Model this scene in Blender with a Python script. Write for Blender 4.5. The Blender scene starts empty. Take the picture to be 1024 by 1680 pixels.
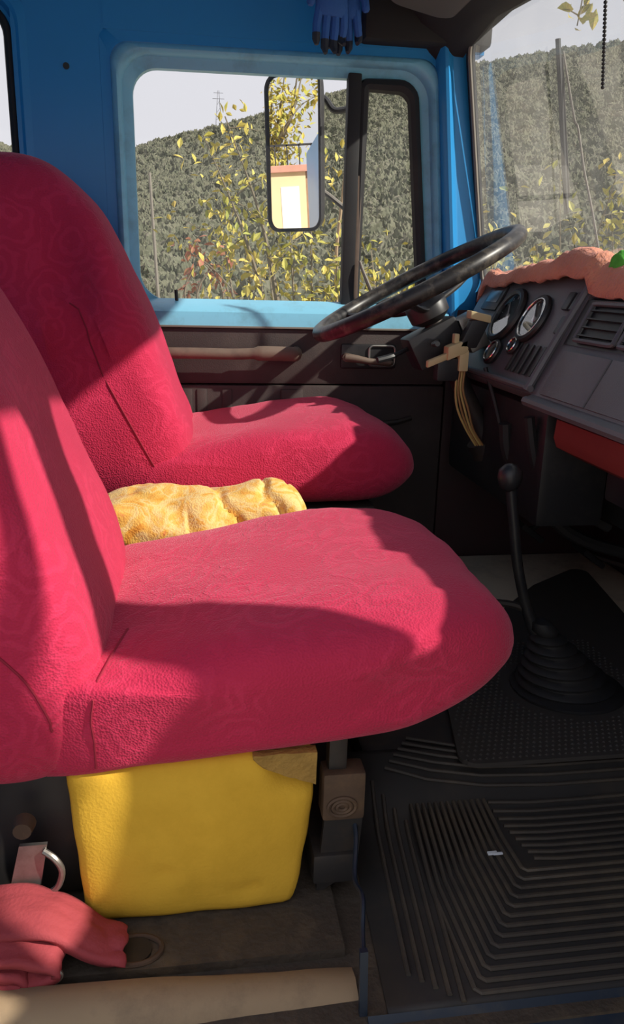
import bpy, bmesh, math, random
from mathutils import Vector, Matrix, noise
random.seed(7)
S = bpy.context.scene
COL = S.collection
R = math.radians

# ------------------------------------------------------------------ camera
YAW, PIT, ROLL, F = R(9), R(-16.3), R(1.5), 1300.0
CAM = Vector((0, 0, 0.87))
fw = Vector((math.sin(YAW)*math.cos(PIT), math.cos(YAW)*math.cos(PIT), math.sin(PIT)))
r0 = fw.cross(Vector((0, 0, 1))).normalized(); u0 = r0.cross(fw)
rt = r0*math.cos(ROLL) + u0*math.sin(ROLL)
up = -r0*math.sin(ROLL) + u0*math.cos(ROLL)
cd = bpy.data.cameras.new('camera'); cam = bpy.data.objects.new('camera', cd); COL.objects.link(cam)
m = Matrix((rt, up, -fw)).transposed().to_4x4(); m.translation = CAM
cam.matrix_world = m
cd.sensor_fit = 'VERTICAL'; cd.sensor_height = 36; cd.lens = F/1680*36
cd.clip_start = 0.01; cd.clip_end = 3000
S.camera = cam

# ------------------------------------------------------------------ sky, sun, exposure
W = bpy.data.worlds.new('hazy_sky'); S.world = W; W.use_nodes = True
bg = W.node_tree.nodes['Background']
bg.inputs[0].default_value = (0.80, 0.79, 0.84, 1); bg.inputs[1].default_value = 1.0
sd = bpy.data.lights.new('sun', 'SUN'); sun = bpy.data.objects.new('sun', sd); COL.objects.link(sun)
sd.energy = 5.9; sd.angle = R(0.9); sd.color = (1.0, 0.93, 0.82)
SUN_D = Vector((-1.0, 0.50, -0.83)).normalized()
sun.rotation_euler = SUN_D.to_track_quat('-Z', 'Y').to_euler()
vs = S.view_settings
vs.view_transform = 'Standard'; vs.look = 'None'; vs.gamma = 1; vs.use_curve_mapping = False
vs.exposure = 0.0

# ------------------------------------------------------------------ helpers
def tag(o, label=None, cat=None, group=None, kind=None):
    if label: o['label'] = label
    if cat: o['category'] = cat
    if group: o['group'] = group
    if kind: o['kind'] = kind
    return o

def mesh(name, v, f, mat=None, parent=None, smooth=True, angle=None):
    me = bpy.data.meshes.new(name)
    me.from_pydata([tuple(p) for p in v], [], f); me.update()
    bm = bmesh.new(); bm.from_mesh(me)
    bmesh.ops.recalc_face_normals(bm, faces=bm.faces); bm.to_mesh(me); bm.free()
    o = bpy.data.objects.new(name, me); COL.objects.link(o)
    if mat: me.materials.append(mat)
    if smooth:
        me.polygons.foreach_set('use_smooth', [True]*len(me.polygons))
        if angle:
            me.set_sharp_from_angle(angle=R(angle))
    if parent: put(o, parent)
    return o

def put(o, p):
    o.parent = p
    o.matrix_parent_inverse = Matrix.Translation(p.location).inverted()

def empty(name, loc):
    o = bpy.data.objects.new(name, None); COL.objects.link(o); o.location = loc; o.empty_display_size = .05
    return o

class MB:
    def __init__(s): s.v, s.f = [], []
    def add(s, v, f):
        n = len(s.v); s.v += [Vector(p) for p in v]; s.f += [tuple(i+n for i in q) for q in f]; return s
    def box(s, a, b, bev=0.0, xf=None):
        bm = bmesh.new(); bmesh.ops.create_cube(bm, size=1)
        for q in bm.verts:
            q.co = Vector([(a[i]+b[i])/2 + q.co[i]*(b[i]-a[i]) for i in range(3)])
        if bev: bmesh.ops.bevel(bm, geom=bm.edges[:], offset=bev, segments=2, affect='EDGES', profile=.6)
        bm.verts.index_update()
        vs_ = [(xf(v.co) if xf else v.co.copy()) for v in bm.verts]
        fs = [[v.index for v in f.verts] for f in bm.faces]; bm.free()
        return s.add(vs_, fs)
    def loft(s, loops, closed=True, cap0=False, cap1=False):
        n = len(loops[0]); v = [p for l in loops for p in l]; f = []
        for i in range(len(loops)-1):
            for j in range(n if closed else n-1):
                k = (j+1) % n
                f.append((i*n+j, i*n+k, (i+1)*n+k, (i+1)*n+j))
        if cap0: f.append(tuple(range(n-1, -1, -1)))
        if cap1: f.append(tuple((len(loops)-1)*n+j for j in range(n)))
        return s.add(v, f)
    def tube(s, path, rad, n=10, closed=False, flat=1.0):
        P = [Vector(p) for p in path]; L = len(P); loops = []; prev = None
        for i, p in enumerate(P):
            if closed: t = P[(i+1) % L]-P[i-1]
            else: t = P[min(i+1, L-1)]-P[max(i-1, 0)]
            t.normalize()
            if prev is None:
                a = Vector((0, 0, 1)) if abs(t.z) < .9 else Vector((1, 0, 0))
                nrm = t.cross(a).normalized()
            else:
                nrm = (prev - t*prev.dot(t)).normalized()
            prev = nrm; b = t.cross(nrm)
            r = rad[i] if isinstance(rad, (list, tuple)) else rad
            loops.append([p+nrm*math.cos(2*math.pi*k/n)*r+b*math.sin(2*math.pi*k/n)*r*flat for k in range(n)])
        if closed: loops.append(loops[0])
        return s.loft(loops, True, not closed, not closed)
    def build(s, name, mat, parent=None, smooth=True, angle=40):
        return mesh(name, s.v, s.f, mat, parent, smooth, angle)

def catmull(pts, per=8, closed=False):
    P = [Vector(p) for p in pts]; L = len(P); out = []
    rng = range(L) if closed else range(L-1)
    for i in rng:
        g = (lambda k: P[k % L]) if closed else (lambda k: P[max(0, min(L-1, k))])
        a, b, c, d = g(i-1), g(i), g(i+1), g(i+2)
        for q in range(per):
            t = q/per
            out.append(.5*((2*b)+(c-a)*t+(2*a-5*b+4*c-d)*t*t+(3*b-a-3*c+d)*t**3))
    if not closed: out.append(P[-1].copy())
    return out

def rpoly(c, r, seg=8):
    """rounded polygon in 2d, seg+1 points a corner"""
    out = []; n = len(c)
    for i in range(n):
        p0, p, p1 = Vector(c[i-1]), Vector(c[i]), Vector(c[(i+1) % n])
        a = (p0-p).normalized(); b = (p1-p).normalized()
        ang = a.angle(b); rr = r[i] if isinstance(r, (list, tuple)) else r
        d = rr/math.tan(ang/2); cen = p+(a+b).normalized()*(rr/math.sin(ang/2))
        s0 = p+a*d-cen; s1 = p+b*d-cen
        a0 = math.atan2(s0.y, s0.x); a1 = math.atan2(s1.y, s1.x)
        da = (a1-a0+math.pi) % (2*math.pi)-math.pi
        for k in range(seg+1):
            t = a0+da*k/seg; out.append(cen+Vector((math.cos(t), math.sin(t)))*rr)
    return out

def nz(p, s=1.0, o=0.0):
    return noise.noise(Vector((p[0]*s+o, p[1]*s+o*1.7, p[2]*s-o)))

# ------------------------------------------------------------------ materials
def M(name, col, rough=.6, metal=0.0, var=.15, vscale=6.0, bump=0.0, bscale=60.0, sheen=0.0, spec=.5, dirt=None, dscale=4.0, damt=.5, extra=None):
    m_ = bpy.data.materials.new(name); m_.use_nodes = True
    nt = m_.node_tree; N = nt.nodes; L = nt.links; b = N['Principled BSDF']
    b.inputs['Roughness'].default_value = rough; b.inputs['Metallic'].default_value = metal
    b.inputs['Specular IOR Level'].default_value = spec
    if sheen:
        b.inputs['Sheen Weight'].default_value = sheen; b.inputs['Sheen Roughness'].default_value = .5
        b.inputs['Sheen Tint'].default_value = (1, .6, .65, 1)
    tc = N.new('ShaderNodeTexCoord')
    n1 = N.new('ShaderNodeTexNoise'); n1.inputs['Scale'].default_value = vscale; n1.inputs['Detail'].default_value = 5
    L.new(tc.outputs['Object'], n1.inputs['Vector'])
    mix = N.new('ShaderNodeMix'); mix.data_type = 'RGBA'
    L.new(n1.outputs['Fac'], mix.inputs['Factor'])
    mix.inputs['A'].default_value = tuple(c*(1-var) for c in col)+(1,)
    mix.inputs['B'].default_value = tuple(min(1, c*(1+var)) for c in col)+(1,)
    out = mix.outputs['Result']
    if dirt:
        n2 = N.new('ShaderNodeTexNoise'); n2.inputs['Scale'].default_value = dscale; n2.inputs['Detail'].default_value = 8; n2.inputs['Roughness'].default_value = .7
        L.new(tc.outputs['Object'], n2.inputs['Vector'])
        rp = N.new('ShaderNodeMapRange'); rp.inputs[1].default_value = .48; rp.inputs[2].default_value = .68; rp.inputs[3].default_value = 0; rp.inputs[4].default_value = damt
        L.new(n2.outputs['Fac'], rp.inputs[0])
        mx = N.new('ShaderNodeMix'); mx.data_type = 'RGBA'; L.new(rp.outputs[0], mx.inputs['Factor'])
        L.new(out, mx.inputs['A']); mx.inputs['B'].default_value = tuple(dirt)+(1,)
        out = mx.outputs['Result']
    L.new(out, b.inputs['Base Color'])
    if bump:
        n3 = N.new('ShaderNodeTexNoise'); n3.inputs['Scale'].default_value = bscale; n3.inputs['Detail'].default_value = 3
        L.new(tc.outputs['Object'], n3.inputs['Vector'])
        bp = N.new('ShaderNodeBump'); bp.inputs['Strength'].default_value = bump; bp.inputs['Distance'].default_value = .01
        L.new(n3.outputs['Fac'], bp.inputs['Height']); L.new(bp.outputs[0], b.inputs['Normal'])
    return m_

def M_fabric():
    """red stretch velour: fine pile and an embossed scroll pattern"""
    m_ = bpy.data.materials.new('red_velour'); m_.use_nodes = True
    nt = m_.node_tree; N = nt.nodes; L = nt.links; b = N['Principled BSDF']
    b.inputs['Roughness'].default_value = .85; b.inputs['Specular IOR Level'].default_value = .15
    b.inputs['Sheen Weight'].default_value = .35; b.inputs['Sheen Roughness'].default_value = .45
    b.inputs['Sheen Tint'].default_value = (1, .45, .55, 1)
    tc = N.new('ShaderNodeTexCoord')
    dn = N.new('ShaderNodeTexNoise'); dn.inputs['Scale'].default_value = 14; dn.inputs['Detail'].default_value = 2
    L.new(tc.outputs['Object'], dn.inputs['Vector'])
    vm = N.new('ShaderNodeVectorMath'); vm.operation = 'MULTIPLY_ADD'
    L.new(dn.outputs['Color'], vm.inputs[0]); vm.inputs[1].default_value = (.09, .09, .09); L.new(tc.outputs['Object'], vm.inputs[2])
    vo = N.new('ShaderNodeTexVoronoi'); vo.inputs['Scale'].default_value = 11; L.new(vm.outputs[0], vo.inputs['Vector'])
    mu = N.new('ShaderNodeMath'); mu.operation = 'MULTIPLY'; mu.inputs[1].default_value = 26; L.new(vo.outputs['Distance'], mu.inputs[0])
    si = N.new('ShaderNodeMath'); si.operation = 'SINE'; L.new(mu.outputs[0], si.inputs[0])
    rp = N.new('ShaderNodeMapRange'); rp.inputs[1].default_value = .0; rp.inputs[2].default_value = .7; L.new(si.outputs[0], rp.inputs[0])
    msk = N.new('ShaderNodeTexNoise'); msk.inputs['Scale'].default_value = 6; L.new(tc.outputs['Object'], msk.inputs['Vector'])
    mr = N.new('ShaderNodeMapRange'); mr.inputs[1].default_value = .42; mr.inputs[2].default_value = .55; L.new(msk.outputs['Fac'], mr.inputs[0])
    pm = N.new('ShaderNodeMath'); pm.operation = 'MULTIPLY'; L.new(rp.outputs[0], pm.inputs[0]); L.new(mr.outputs[0], pm.inputs[1])
    mix = N.new('ShaderNodeMix'); mix.data_type = 'RGBA'; L.new(pm.outputs[0], mix.inputs['Factor'])
    mix.inputs['A'].default_value = (.57, .024, .076, 1); mix.inputs['B'].default_value = (.64, .032, .094, 1)
    fade = N.new('ShaderNodeTexNoise'); fade.inputs['Scale'].default_value = 3; fade.inputs['Detail'].default_value = 4; L.new(tc.outputs['Object'], fade.inputs['Vector'])
    m2 = N.new('ShaderNodeMix'); m2.data_type = 'RGBA'; m2.blend_type = 'MULTIPLY'; m2.inputs['Factor'].default_value = .35
    L.new(mix.outputs['Result'], m2.inputs['A']); L.new(fade.outputs['Fac'], m2.inputs['B'])
    hs = N.new('ShaderNodeMix'); hs.data_type = 'RGBA'; hs.blend_type = 'ADD'; hs.inputs['Factor'].default_value = 1
    hs.inputs['B'].default_value = (.07, .008, .018, 1); L.new(m2.outputs['Result'], hs.inputs['A'])
    L.new(hs.outputs['Result'], b.inputs['Base Color'])
    pn = N.new('ShaderNodeTexVoronoi'); pn.inputs['Scale'].default_value = 300; L.new(tc.outputs['Object'], pn.inputs['Vector'])
    b1 = N.new('ShaderNodeBump'); b1.inputs['Strength'].default_value = .38; b1.inputs['Distance'].default_value = .004
    L.new(pn.outputs['Distance'], b1.inputs['Height'])
    b2 = N.new('ShaderNodeBump'); b2.inputs['Strength'].default_value = .16; b2.inputs['Distance'].default_value = .004
    L.new(pm.outputs[0], b2.inputs['Height']); L.new(b1.outputs[0], b2.inputs['Normal'])
    L.new(b2.outputs[0], b.inputs['Normal'])
    return m_

def M_glass(name, tint=(1, 1, 1), base=.04, peak=.9, power=4.0, dust=0.0):
    m_ = bpy.data.materials.new(name); m_.use_nodes = True
    nt = m_.node_tree; N = nt.nodes; L = nt.links; N.remove(N['Principled BSDF'])
    tr = N.new('ShaderNodeBsdfTransparent'); tr.inputs[0].default_value = tint+(1,)
    gl = N.new('ShaderNodeBsdfGlossy'); gl.inputs['Roughness'].default_value = 0.02
    lw = N.new('ShaderNodeLayerWeight'); lw.inputs['Blend'].default_value = .5
    pw = N.new('ShaderNodeMath'); pw.operation = 'POWER'; pw.inputs[1].default_value = power; L.new(lw.outputs['Facing'], pw.inputs[0])
    ma = N.new('ShaderNodeMath'); ma.operation = 'MULTIPLY_ADD'; ma.inputs[1].default_value = peak; ma.inputs[2].default_value = base; L.new(pw.outputs[0], ma.inputs[0])
    mx = N.new('ShaderNodeMixShader'); L.new(ma.outputs[0], mx.inputs[0]); L.new(tr.outputs[0], mx.inputs[1]); L.new(gl.outputs[0], mx.inputs[2])
    last = mx
    if dust:
        tl = N.new('ShaderNodeBsdfTranslucent'); tl.inputs[0].default_value = (.8, .8, .8, 1)
        n1 = N.new('ShaderNodeTexNoise'); n1.inputs['Scale'].default_value = 12; n1.inputs['Detail'].default_value = 8
        tc = N.new('ShaderNodeTexCoord'); L.new(tc.outputs['Object'], n1.inputs['Vector'])
        mm = N.new('ShaderNodeMath'); mm.operation = 'MULTIPLY'; mm.inputs[1].default_value = dust*2; L.new(n1.outputs['Fac'], mm.inputs[0])
        m2 = N.new('ShaderNodeMixShader'); L.new(mm.outputs[0], m2.inputs[0]); L.new(mx.outputs[0], m2.inputs[1]); L.new(tl.outputs[0], m2.inputs[2]); last = m2
    L.new(last.outputs[0], N['Material Output'].inputs[0])
    return m_

def M_print(name, cols, scale=10, rough=.8):
    """cloth printed in several colours"""
    m_ = M(name, cols[0], rough, var=.05, bump=.3, bscale=300, sheen=.2)
    nt = m_.node_tree; N = nt.nodes; L = nt.links; b = N['Principled BSDF']
    tc = N.new('ShaderNodeTexCoord'); n1 = N.new('ShaderNodeTexNoise'); n1.inputs['Scale'].default_value = scale; n1.inputs['Detail'].default_value = 3
    n1.inputs['Distortion'].default_value = 1.2; L.new(tc.outputs['Object'], n1.inputs['Vector'])
    cr = N.new('ShaderNodeValToRGB'); cr.color_ramp.interpolation = 'EASE'
    e = cr.color_ramp.elements
    e[0].position = .30; e[0].color = cols[0]+(1,); e[1].position = .72; e[1].color = cols[-1]+(1,)
    for i, c in enumerate(cols[1:-1]):
        q = e.new(.30+.42*(i+1)/(len(cols)-1)); q.color = c+(1,)
    L.new(n1.outputs['Fac'], cr.inputs[0]); L.new(cr.outputs[0], b.inputs['Base Color'])
    return m_

mBlue = M('blue_body_paint', (.030, .29, .66), .32, var=.10, vscale=3, spec=.5)
mBlueL = M('lit_body_blue', (.22, .56, .76), .35, var=.08, vscale=3, dirt=(.09, .13, .15), dscale=9, damt=.35)  # body blue lightened, painting in the light on frame and ledge
mBlueD = M('dark_blue_step_paint', (.012, .022, .04), .45, var=.3, dirt=(.10, .085, .06), dscale=7, damt=.5)
mRed = M_fabric()
mSeam = M('seam_thread', (.30, .015, .04), .9)
mFoam = M('yellow_foam', (.78, .46, .05), .95, var=.10, vscale=7, bump=.12, bscale=240, dirt=(.50, .28, .02), dscale=5, damt=.35, spec=.1)
mCloth = M_print('yellow_print_cloth', [(.78, .36, .04), (.82, .50, .10), (.84, .62, .24), (.82, .46, .08), (.76, .28, .08)], 22)
mOrange = M('salmon_towel', (.76, .31, .19), .95, var=.18, vscale=14, bump=.6, bscale=120, sheen=.3)
mGreen = M('green_cloth', (.10, .45, .05), .9, bump=.2, bscale=200)
mRedBag = M('faded_red_cloth', (.36, .050, .060), .85, var=.15, bump=.15, bscale=200)
mBlack = M('black_plastic', (.020, .020, .022), .42, var=.3, dirt=(.10, .09, .08), dscale=10, damt=.22)
mDash = M('dusty_dash_plastic', (.125, .123, .132), .40, var=.25, bump=.12, bscale=400, dirt=(.11, .095, .085), dscale=6, damt=.3)
mRubber = M('black_rubber', (.016, .016, .018), .65, var=.3, dirt=(.06, .05, .04), dscale=5, damt=.3)
mMat = M('ribbed_rubber', (.032, .030, .029), .6, var=.3, dirt=(.075, .06, .045), dscale=5, damt=.55)
mTread = M('tread_rubber', (.055, .049, .045), .7, var=.25, dirt=(.07, .06, .05), dscale=4, damt=.4)
mCard = M('brown_black_door_card', (.055, .040, .038), .62, var=.2, bump=.12, bscale=350, dirt=(.12, .09, .075), dscale=6, damt=.3)
mHandle = M('worn_grab_handle', (.17, .12, .09), .6, var=.2, dirt=(.07, .05, .04), dscale=14, damt=.5)
mSteel = M('worn_steel', (.36, .35, .33), .42, .85, var=.25, dirt=(.16, .12, .09), dscale=9, damt=.6)
mChrome = M('chrome', (.72, .72, .70), .2, 1.0, var=.05)
mDarkSteel = M('greasy_dark_steel', (.035, .032, .032), .55, .3, var=.4, dirt=(.09, .06, .04), dscale=10, damt=.5)
mRust = M('rusty_bracket', (.10, .062, .040), .75, .2, var=.4, vscale=25, dirt=(.20, .12, .06), dscale=18, damt=.6)
mSill = M('dusty_tan_sill', (.34, .24, .14), .7, var=.2, vscale=9, dirt=(.13, .09, .06), dscale=9, damt=.6)
mFloor = M('dirty_cab_floor', (.060, .046, .034), .8, var=.3, vscale=12, bump=.3, bscale=90, dirt=(.17, .125, .075), dscale=8, damt=.55)
mBeige = M('beige_floor_felt', (.80, .68, .52), .9, var=.2, dirt=(.36, .29, .22), dscale=6, damt=.6)
mHead = M('dark_headliner', (.022, .022, .022), .8, var=.3)
mVisor = M('grey_brown_visor', (.10, .092, .08), .7, var=.15)
mSeal = M('grey_beige_seal', (.20, .18, .15), .6, var=.2)
mWood = M('beige_connector', (.62, .50, .27), .5, var=.2)
mWire = M('brown_wire', (.32, .17, .06), .5)
mWireY = M('ochre_wire', (.50, .36, .12), .5)
mGlove = M('blue_glove', (.03, .12, .40), .8, var=.2, bump=.2, bscale=150)
mGloveD = M('dark_glove_tip', (.015, .02, .035), .6)
mMaroon = M('red_reflection_panel', (.050, .020, .022), .6, var=.3, dirt=(.04, .03, .03), dscale=7, damt=.5)  # maroon tint paints in the red light reflected on these panels
mHeater = M('dull_red_heater_case', (.24, .034, .030), .55, var=.2)
mGauge = M('gauge_face', (.018, .022, .026), .3)
mLcd = M('grey_blue_display', (.10, .16, .20), .25)
mNeedle = M('needle_white', (.75, .74, .70), .5)
mWhite = M('white_scrap', (.75, .80, .85), .8)
mGlass = M_glass('side_glass', (.97, .98, .98), .03, .6, 4, dust=.02)
mWind = M_glass('windscreen_glass', (.96, .98, .98), .06, 1.05, 2.1, dust=.055)
mDial = M_glass('dial_glass', (1, 1, 1), .10, .8, 3)
mMirror = bpy.data.materials.new('mirror_silver'); mMirror.use_nodes = True
_b = mMirror.node_tree.nodes['Principled BSDF']; _b.inputs['Metallic'].default_value = 1; _b.inputs['Roughness'].default_value = 0.0; _b.inputs['Base Color'].default_value = (.9, .92, .92, 1)
mLeaf = M_print('yellow_green_leaf', [(.30, .33, .05), (.42, .40, .06), (.62, .50, .10), (.50, .40, .08)], 2.2, .6)
mLeafR = M_print('russet_leaf', [(.30, .10, .05), (.40, .15, .08), (.30, .22, .08)], 3, .6)
mBark = M('grey_bark', (.20, .17, .12), .9, var=.3, vscale=20)
mForest = M_print('hazed_autumn_forest', [(.085, .100, .060), (.120, .132, .085), (.160, .158, .105), (.200, .170, .115)], .25, .95)  # colours greyed to paint in the distance haze
mGround = M('pale_bounce_ground', (.40, .37, .30), .95, var=.3, vscale=.3)  # paleness added so the ground bounces light into the cab
mWall = M('ochre_plaster', (.78, .58, .34), .9, var=.1, vscale=2)
mBrick = M('old_brick', (.34, .20, .12), .9, var=.5, vscale=5)
mCornice = M('terracotta_cornice', (.55, .27, .20), .9)
mDoorW = M('white_door', (.88, .87, .84), .6, var=.03)

# ================================================================== SETTING
# ---- window outline of the driver door (x, z); the near side stretches it to shape the sun patches
WIN = [(-.130, .805), (.690, .805), (.628, 1.395), (-.135, 1.388)]
def offs(c, mgn, low=None):
    cx = sum(p[0] for p in c)/4; cz = sum(p[1] for p in c)/4
    return [(p[0]+(mgn if p[0] > cx else -mgn), p[1]+(mgn if p[1] > cz else -(mgn if low is None else low))) for p in c]
RAD = [.075, .05, .075, .065]
def ring(mgn, y, rr=0, low=None):
    return [Vector((p.x, y, p.y)) for p in rpoly(offs(WIN, mgn, low), [q+rr for q in RAD])]

def door_frame_mesh(xf=lambda p: p, rad1=.05):
    mb = MB()
    RAD[1] = rad1
    loops = [ring(.050, 2.345, -.02, .05), ring(.050, 2.302, -.02, .05), ring(.044, 2.288, -.012, .045), ring(.034, 2.284, .0, .035), ring(.027, 2.290, .006, .028),
             ring(.022, 2.312, .008, .02), ring(.008, 2.318, .006, .01), ring(-.002, 2.326, .0), ring(-.002, 2.352, 0)]
    mb.loft([[xf(p) for p in l] for l in loops])
    RAD[1] = .05
    return mb

def pane_mesh(y, mgn=.004, xf=lambda p: p):
    l = ring(mgn, y); c = sum(l, Vector())/len(l)
    mb = MB(); loops = [[xf(c.lerp(p, t)) for p in l] for t in (.02, .5, 1)]
    mb.loft(loops, True, True, False); return mb

# ---- left side of the cab behind the door, with the small fixed quarter window
qw = rpoly([(-.95, .82), (-.435, .82), (-.435, 1.50), (-.95, 1.50)], .07)
def qring(s, y):
    c = Vector((-.6925, 1.16)); return [Vector((c.x+(p.x-c.x)*(1+s), y, c.y+(p.y-c.y)*(1+s*.8))) for p in qw]
mb = MB()
outer = []
for p in qw:      # same number of points on the outer rectangle
    d = p-Vector((-.6925, 1.16)); k = min(((.30 if d.x > 0 else .33)/abs(d.x)) if abs(d.x) > 1e-6 else 9, ((.46 if d.y > 0 else .46)/abs(d.y)) if abs(d.y) > 1e-6 else 9)
    outer.append(Vector((-.6925+d.x*k, 2.30, 1.16+d.y*k)))
mb.loft([outer, qring(.20, 2.30), qring(.13, 2.296), qring(.10, 2.300), qring(.07, 2.315), qring(.0, 2.322), qring(.0, 2.345)])
mb.box((-.42, 2.300, .70), (-.198, 2.345, 1.66)).box((-1.02, 2.300, -.15), (-.198, 2.345, .702)).box((-.1985, 2.298, 1.462), (.80, 2.345, 1.66)).box((-.1985, 2.335, -.15), (1.34, 2.345, .80))
kick = MB().box((.745, 2.262, -.10), (1.29, 2.334, .80), .01)
wl = mb.build('wall_left', mBlue, None, True, 30); tag(wl, 'blue painted cab side panel behind the driver door', kind='structure')
MB().tube([(-.292, 2.296, 1.372), (-.292, 2.301, 1.372)], .008, 12).build('plug', mBlack, wl)
kick.build('kick_panel', mMaroon, wl)
l = qring(.0, 2.322); mb = MB(); c = sum(l, Vector())/len(l); mb.loft([[c.lerp(p, t) for p in l] for t in (.02, 1)], True, True)
w2 = mb.build('window_2', mGlass); tag(w2, 'small fixed quarter window at the left edge', kind='structure')
MB().tube(qring(.015, 2.318), .011, 8, True).build('window_seal', mRubber, w2)

# ---- driver door
door = empty('door_1', (.27, 2.3, -.1)); tag(door, 'blue driver door with dark door card and grab handle', kind='structure')
door_frame_mesh().build('door_frame', mBlueL, door, True, 50)
mb = MB(); mb.loft([ring(.078, 2.345, -.045, .06), ring(.078, 2.305, -.045, .06), ring(.074, 2.299, -.04, .06), ring(.049, 2.299, -.02, .05)]); mb.build('door_skin', mBlue, door, True, 40)
mb = MB()   # sloping ledge under the glass
prof = [(2.326, .812), (2.300, .803), (2.268, .792), (2.250, .780), (2.243, .760), (2.240, .742), (2.30, .742), (2.326, .742)]
mb.loft([[Vector((x, p[0], p[1])) for p in prof] for x in (-.19, .74)], True, True, True)
mb.build('sill_ledge', mBlueL, door, True, 35)
MB().box((-.185, 2.245, .585), (.735, 2.30, .738), .008).build('upper_door_card', mCard, door)
MB().box((-.185, 2.238, -.12), (.735, 2.30, .582), .006).build('lower_door_card', mCard, door)
MB().box((-.185, 2.237, .738), (.735, 2.246, .744), .002).build('edge_strip', mSeal, door)
for x0 in (-.02, .02, .09):
    MB().box((x0, 2.2345, .40), (x0+.028, 2.2395, .572), .003).build('embossed_rib', mCard, door)
MB().box((.255, 2.228, .36), (.318, 2.240, .572), .005).build('pocket_plate', mCard, door)
MB().box((.262, 2.226, .37), (.311, 2.2285, .565), .001).build('pocket_face', mCard, door)
mb = MB()
gp = catmull([(-.085, 2.245, .670), (-.07, 2.205, .672), (.02, 2.195, .673), (.12, 2.195, .672), (.20, 2.192, .675), (.27, 2.195, .674), (.292, 2.205, .673), (.298, 2.245, .672)], 6)
mb.tube(gp, [.015]*3+[.013]*20+[.017]*(len(gp)-23), 10, flat=1.2); mb.build('grab_handle', mHandle, door)
lat = MB().box((.425, 2.232, .632), (.585, 2.247, .700), .006).build('latch_surround', mBlack, door)
mb = MB(); fr = rpoly([(.505, .640), (.580, .640), (.580, .696), (.505, .696)], .012, 5)
mb.tube([Vector((p.x, 2.230, p.y)) for p in fr], .0035, 8, True); mb.build('latch_trim', mSteel, lat)
mb = MB(); mb.tube([(.435, 2.222, .664), (.47, 2.216, .660), (.50, 2.213, .655), (.562, 2.213, .650), (.570, 2.225, .650)], [.013, .011, .009, .0085, .007], 10); mb.tube([(.438, 2.240, .664), (.438, 2.214, .664)], .012, 12)
mb.build('latch_lever', mHandle, lat)
MB().tube([(-.03, 2.312, .80), (-.032, 2.312, .835)], .005, 8).build('lock_button', mBlack, door)
MB().tube([(.52, 2.236, .47), (.60, 2.228, .48), (.64, 2.236, .49)], .008, 8).build('window_crank', mDarkSteel, door)

w1 = empty('window_1', (.27, 2.33, .8)); tag(w1, 'driver door window with black upright bar and front vent pane', kind='structure')
pane_mesh(2.338).build('pane', mGlass, w1)
mb = MB(); mb.box((.434, 2.306, .80), (.470, 2.340, 1.402), .004)
mb.build('upright_bar', mRubber, w1)
MB().box((.470, 2.312, .80), (.482, 2.334, 1.15), .002).build('bar_channel', mHandle, w1)
vent = rpoly([(.478, .812), (.676, .812), (.615, 1.378), (.478, 1.378)], [.02, .03, .045, .015], 6)
mb = MB(); vp = [Vector((p.x, 2.325, p.y)) for p in vent]
mb.tube(vp, [.011+.007*max(0, nz(p, 18)) + (.006 if p.x > .55 or p.z > 1.35 else 0) for p in vp], 8, True); mb.build('vent_seal', mRubber, w1)
MB().tube([(.482, 2.300, .925), (.49, 2.292, .90), (.515, 2.286, .845), (.525, 2.292, .835)], [.004, .005, .006, .009], 8).build('vent_latch', mSeal, w1)
mb = MB(); mb.tube(ring(.004, 2.330), .006, 8, True); mb.build('pane_seal', mSeal, w1)

# ---- windscreen: a curved sheet  x = wx(y, z)
def wx(y, z): return .925-.09*((y-1.45)/.8)**2-.17*(z-.95)
wo = rpoly([(2.268, .845), (.580, .845), (.742, 1.515), (2.245, 1.515)], [.05, .05, .085, .085], 10)
def wring(s, dx=0.0):
    c = Vector((1.45, 1.18)); o_ = []
    for p in wo:
        d = p-c; q = c+d*((d.length+s)/d.length if s < 9 else 1); o_.append(Vector((wx(q.x, q.y)+dx, q.x, q.y)))
    return o_
def wscale(t, dx=0.0):
    c = Vector((1.45, 1.18)); return [Vector((wx(*(c+(p-c)*t))+dx, *(c+(p-c)*t))) for p in wo]
def dense(loop, k=6):
    out = []
    for i, p in enumerate(loop):
        q = loop[(i+1) % len(loop)]
        n_ = k if (q-p).length > .12 else 1
        for j in range(n_): out.append(p.lerp(q, j/n_))
    return out
wo = dense([Vector(p) for p in wo], 14)
w3 = empty('window_3', (.95, 1.45, .85)); tag(w3, 'curved windscreen with black rubber surround', kind='structure')
mb = MB(); mb.loft([wscale(t) for t in (.01, .2, .4, .6, .8, 1.0)], True, True); mb.build('pane', mWind, w3)
mb = MB(); mb.tube(wring(.010), .012, 8, True); mb.build('rubber_surround', mRubber, w3)
mb = MB(); mb.tube(wring(-.006, -.012), .0055, 6, True); mb.build('seal_strip', mSeal, w3)

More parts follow.
